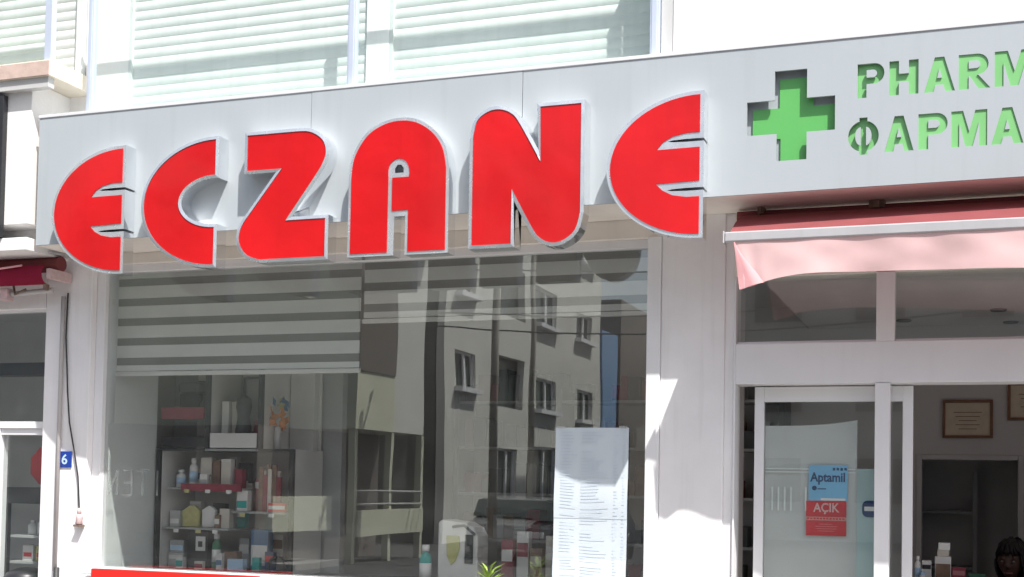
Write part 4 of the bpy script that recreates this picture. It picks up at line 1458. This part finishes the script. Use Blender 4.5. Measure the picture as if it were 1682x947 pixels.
for v in hb_.verts:
    x, y, z = v.co
    w_ = 1 + .03 * math.sin(x * 23 + z * 11) + .02 * math.sin(y * 31 + x * 9)
    X, Y, Z = .088 * x * w_, .108 * y * w_ + .008, .127 * z * w_ + .004
    if y > -.35 and z < 0.1:
        X *= 1.06
        Z = Z * 1.55 if z < 0 else Z
    v.co = (X, Y, Z)
    if y < -.35 and z < .42 - .25 * abs(x):
        kill.append(v)
bmesh.ops.delete(hb_, geom=kill, context='VERTS')
hme = bpy.data.meshes.new('hair')
hb_.to_mesh(hme)
hb_.free()
for p in hme.polygons:
    p.use_smooth = True
hme.materials.append(HAIR)
ho = bpy.data.objects.new('hair', hme)
COL.objects.link(ho)
ho.parent = hd
hm_ = ho.modifiers.new('thick', 'SOLIDIFY')
hm_.thickness = .012
random.seed(8)
lk = MB()
for k in range(90):
    a = random.uniform(-.25 * PI, 1.25 * PI)
    if -.75 * PI < a - 1.5 * PI < -.25 * PI: continue
    cx, cy = math.cos(a), math.sin(a)
    r0 = random.uniform(.2, .95)
    p = [Vector((.05 * cx * r0, .02 + .06 * cy * r0, .128)), Vector((.084 * cx, .012 + .10 * cy, .085)), Vector((.098 * cx, .012 + .115 * cy, .0)),
         Vector((.100 * cx + random.uniform(-.008, .008), .018 + .11 * cy, -.10)), Vector((.094 * cx + random.uniform(-.02, .02), .02 + .10 * cy, -.17 - .05 * random.random()))]
    lk.tube(p, .006, 5, radii=[.004, .0065, .0075, .006, .0015])
for k in range(14):
    x = -.06 + .12 * k / 13
    sw = random.uniform(-.01, .012)
    lk.tube([(x * .5, -.01, .13), (x * .8 + sw * .4, -.068, .112), (x + sw, -.097 + abs(x) * .35, .075 - .012 * random.random()), (x * 1.15 + sw * 1.5, -.094 + abs(x) * .6, .048 - .02 * random.random())], .006, 5, radii=[.004, .007, .006, .001])
on_head(lk, 'hair_locks', HAIR)
stl = thing('stool', (.24, 2.1, .15), 'stool under the person behind the counter', 'stool')
MB().lathe(.245, 2.08, [(.17, .445), (.18, .46), (.17, .50)], 20).build('seat', BLACK, stl)
for k in range(4):
    a = PI / 4 + k * PI / 2
    MB().tube([(.245 + .11 * math.cos(a), 2.08 + .11 * math.sin(a), .444), (.245 + .17 * math.cos(a), 2.08 + .17 * math.sin(a), .151)], .013, 8).build('leg', DARKGREY, stl)

# ------------------------------------------------------------------ in front of the window
rb = thing('red_board', (-4.15, -.1, 0), 'bright red board along the foot of the shop window at left', 'board')
box('board_face', (-4.69, -3.605, -.105, -.075, .55, 1.082), BOARDRED, rb, .003)
for x in (-4.6, -3.7):
    box('leg', (x - .02, x + .02, -.0745, -.061, 0, 1.03), DARKGREY, rb)
plt = thing('potted_plant', (-2.2, -.3, 0), 'potted plant with narrow yellow green leaves in front of the window', 'plant')
MB().lathe(-2.2, -.3, [(.13, 0), (.14, .02), (.19, .52), (.205, .53), (.205, .58), (.18, .58), (.17, .54)], 24).build('pot', TERRAPOT, plt)
MB().tube([(-2.2, -.3, .55), (-2.205, -.3, .8), (-2.2, -.295, 1.16)], .014, 8, radii=[.018, .014, .008]).build('stem', BROWN, plt)
random.seed(21)
for k in range(46):
    a = random.uniform(0, 2 * PI)
    base = Vector((-2.2, -.297, random.uniform(.95, 1.17)))
    up = random.uniform(.5, 1.6)
    d = Vector((math.cos(a), math.sin(a), up)).normalized()
    L_ = random.uniform(.07, .13)
    s = d.cross(Vector((0, 0, 1))).normalized() * random.uniform(.007, .012)
    tip = base + d * L_ + Vector((math.cos(a), math.sin(a), -.6)) * L_ * .18
    mid = base + d * L_ * .55
    lm = MB()
    lm.face([base, mid - s, mid + Vector((0, 0, -.003)), mid + s])
    lm.face([mid - s, tip, mid + s, mid + Vector((0, 0, -.003))])
    lm.build('leaf', LEAF, plt)

# ------------------------------------------------------------------ across the street (seen mirrored in the glass)
def far_window(parent, X, ya, yb, za, zb, sill=True):
    """window of a wall facing +X at x = X"""
    f = MB()
    m_ = ya + (yb - ya) * .42
    f.box(X - .16, X - .11, ya, ya + .08, za, zb).box(X - .16, X - .11, yb - .08, yb, za, zb)
    f.box(X - .16, X - .11, ya, yb, zb - .08, zb + .0).box(X - .15, X - .09, m_ - .07, m_ + .07, za, zb - .08)
    w_ = f.build('window', ALU, parent)
    box('pane', (X - .22, X - .18, ya, yb, za, zb), WINDARK, w_)
    if sill:
        box('sill', (X, X + .25, ya - .12, yb + .12, za - .14, za), ALU, w_)


def wall_with_holes(X, ya, yb, za, zb, holes_, t=.25):
    """plate facing +X with openings; built in (y,z)"""
    loops = [[(ya, za), (yb, za), (yb, zb), (ya, zb)]] + [[(a, c), (b, c), (b, d), (a, d)] for a, b, c, d in holes_]
    mb = MB()
    mb.plate(loops, 0, t)
    mb.v = [(X - y, x, z) for x, y, z in mb.v]
    return mb

hA = thing('apartment_house', (-17, -35, 0), 'beige apartment house across the side street, mirrored in the window', 'building')
winsA = [(-29.25, -27.7, 4.46, 5.52), (-33.7, -30.9, 4.10, 5.76), (-37.2, -35.0, 4.26, 5.32), (-41.8, -39.8, 4.16, 5.32),
         (-29.25, -27.7, 7.24, 8.25), (-33.7, -30.9, 7.05, 8.65), (-37.2, -34.8, 7.24, 8.45), (-41.8, -39.7, 7.26, 8.25),
         (-29.25, -27.7, 10.2, 11.2), (-33.7, -30.9, 10.0, 11.6), (-37.2, -34.8, 10.2, 11.3), (-41.8, -39.7, 10.2, 11.3)]
shopsA = [(-33.2, -31.4, .3, 2.75), (-37.4, -34.6, .3, 2.9), (-41.8, -38.6, .3, 2.8)]
wall_with_holes(-14, -42.95, -26.9, -.12, 13.0, winsA + shopsA).build('wall', FAC_A, hA)
box('house_core', (-22, -14.3, -42.9, -26.95, -.12, 12.9), WINDARK, hA)
box('roof_slab', (-22.2, -13.6, -43.1, -26.7, 13.0, 13.3), FAC_A, hA)
for q in winsA:
    if q[1] - q[0] < 2.5:
        far_window(hA, -14, *q)
for q in shopsA:
    far_window(hA, -14, *q, sill=False)

hB = thing('corner_house', (-15, -19, 0), 'two tone cream corner house with overhanging first floor, mirrored in the window', 'building')
box('upper_block', (-18, -12.0, -19.3, -17.4, 2.70, 7.5), FAC_B, hB)
box('upper_block', (-18, -12.1, -21.15, -19.302, 2.72, 7.0), FAC_C, hB)
box('ground_floor', (-18, -13.2, -21.0, -15.6, -.12, 2.69), FAC_DARK, hB)
for y in (-17.55, -19.3, -21.0):
    box('column', (-12.2, -12.05, y - .065, y + .065, -.12, 2.69), FAC_B, hB)
box('parapet', (-12.1, -12.0, -21.0, -17.6, .45, 1.0), FAC_B, hB)
for k in range(2):
    MB().tube([(-12.05, -21.0, 1.12 + .28 * k), (-12.05, -17.6, 1.12 + .28 * k)], .022, 8).build('handrail', MIDGREY, hB)
box('side_parapet', (-12.6, -12.45, -17.3, -15.0, .6, 1.3), FAC_B, hB)
box('painted_wall_shade', (-13, -11.97, -19.28, -17.42, 3.95, 7.45), FAC_DARK, hB)  # dark slab painted in place of the shadow on the upper wall
box('eave', (-18.2, -11.5, -21.3, -17.2, 7.51, 7.7), FAC_DARK, hB)
hC = thing('dark_corner_block', (-20, -22, 0), 'long brown block across the street in its own shade', 'building')
box('block_wall', (-34, -18.05, -24, -15.3, -.12, 9.5), FAC_C, hC)
for k in range(6):
    for z in (1.0, 4.2, 7.0):
        box('window', (-32.5 + 2.3 * k, -31.2 + 2.3 * k, -15.29, -15.24, z, z + 1.4), WINDARK, hC)
hD = thing('blue_house', (-17, -46, 0), 'blue painted house beyond the apartment house, mirrored in the window', 'building')
box('house_wall', (-22, -14.0, -45.5, -43.3, -.12, 8.0), FAC_BLUE, hD)
box('house_annex', (-22, -13.9, -56, -45.6, -.12, 9.5), FAC_DARK, hD)
hE = thing('long_house', (4, -40, 0), 'long low grey house across the square behind the camera', 'building')
box('house_wall', (-8.5, 30, -48, -38, -.12, 13.5), FAC_C, hE)
for k in range(10):
    for z in (1.2, 4.3, 7.4, 10.5):
        box('window', (-7 + 3.4 * k, -5.4 + 3.4 * k, -37.99, -37.93, z, z + 1.5), WINDARK, hE)

def pole(x, y, h, r, label):
    t = thing('utility_pole', (x, y, -.12), label, 'utility pole', 'utility poles across the street')
    MB().tube([(x, y, -.12), (x, y, h)], r, 12, radii=[r * 1.15, r * .8]).build('mast', POLE, t)
    MB().tube([(x - .5, y, h - .5), (x + .5, y, h - .5)], .04, 8).build('cross_arm', POLE, t)
    for s in (-.4, 0, .4):
        MB().lathe(x + s, y, [(.03, h - .46), (.045, h - .40), (.03, h - .34)], 10).build('insulator', WHITE, t)
    return t
for k, (za, zb) in enumerate(((6.0, 6.2), (5.7, 5.75), (7.2, 7.3))):
    w_ = MB()
    pts = []
    for i in range(13):
        u = i / 12
        pts.append((-14.0 + 16 * u, -22.5 - .4 * k, za + (zb - za) * u - .5 * math.sin(PI * u)))
    w_.tube(pts, .02, 5).build('power_line', CABLE, None, label=('lowest', 'middle', 'topmost')[(1, 0, 2)[k]] + ' black power line across the street, mirrored in the window', cat='power line')
# direction of the mirrored poles: x = ratio * (y' + 6.1)
for ratio, yv, r, h, lab in ((-.376, 20.0, .095, 7.6, 'thick wooden utility pole mirrored in the middle of the window'), (-.343, 26.0, .08, 9.0, 'slimmer utility pole mirrored right of the thick one')):
    pole(ratio * (yv + 6.1), .17 - yv, h, r, lab)


def car(x, y, rz, mt, label):
    t = thing('parked_car', (x, y, -.12), label, 'car', 'cars parked across the street')
    b = MB()
    side = [(-2.0, .25), (2.05, .25), (2.1, .55), (1.95, .78), (1.15, .92), (.55, 1.38), (-1.0, 1.42), (-1.75, .98), (-2.05, .88), (-2.1, .5)]
    b.plate([side], -.82, .82)
    o = b.build('body', mt, t, .05)
    o.rotation_euler.z = 0
    o.location = (0, 0, .25)
    g = MB()
    g.plate([[(1.05, .93), (.53, 1.34), (-.95, 1.37), (-1.6, .98)]], -.835, .835)
    go = g.build('windows', WINDARK, t)
    go.location = (0, 0, .93)
    for sx in (-1.3, 1.3):
        for sy in (-.75, .75):
            w_ = MB().tube([(sx, sy - .1, .32), (sx, sy + .1, .32)], .32, 18).build('wheel', BLACK, None)
            w_.parent = t
            w_.location = (sx, sy, 0)
    for s in (-.55, .55):
        h_ = MB().box(2.03, 2.11, s - .18, s + .18, .58, .70).build('headlight', WHITE, None)
        h_.parent = t
        h_.location = (2.07, s, .58)
    t.rotation_euler.z = rz
    return t
car(-8.4, -22.0, 1.52, mat('dark_car_paint', (.03, .032, .04), .2, coat=.6), 'dark car parked across the street')
car(-10.5, -23.5, 1.45, mat('silver_car_paint', (.42, .43, .44), .25, metal=.6, coat=.5), 'silver car parked in the side street')

for o in bpy.data.objects:
    if '_w' in o:
        del o['_w']
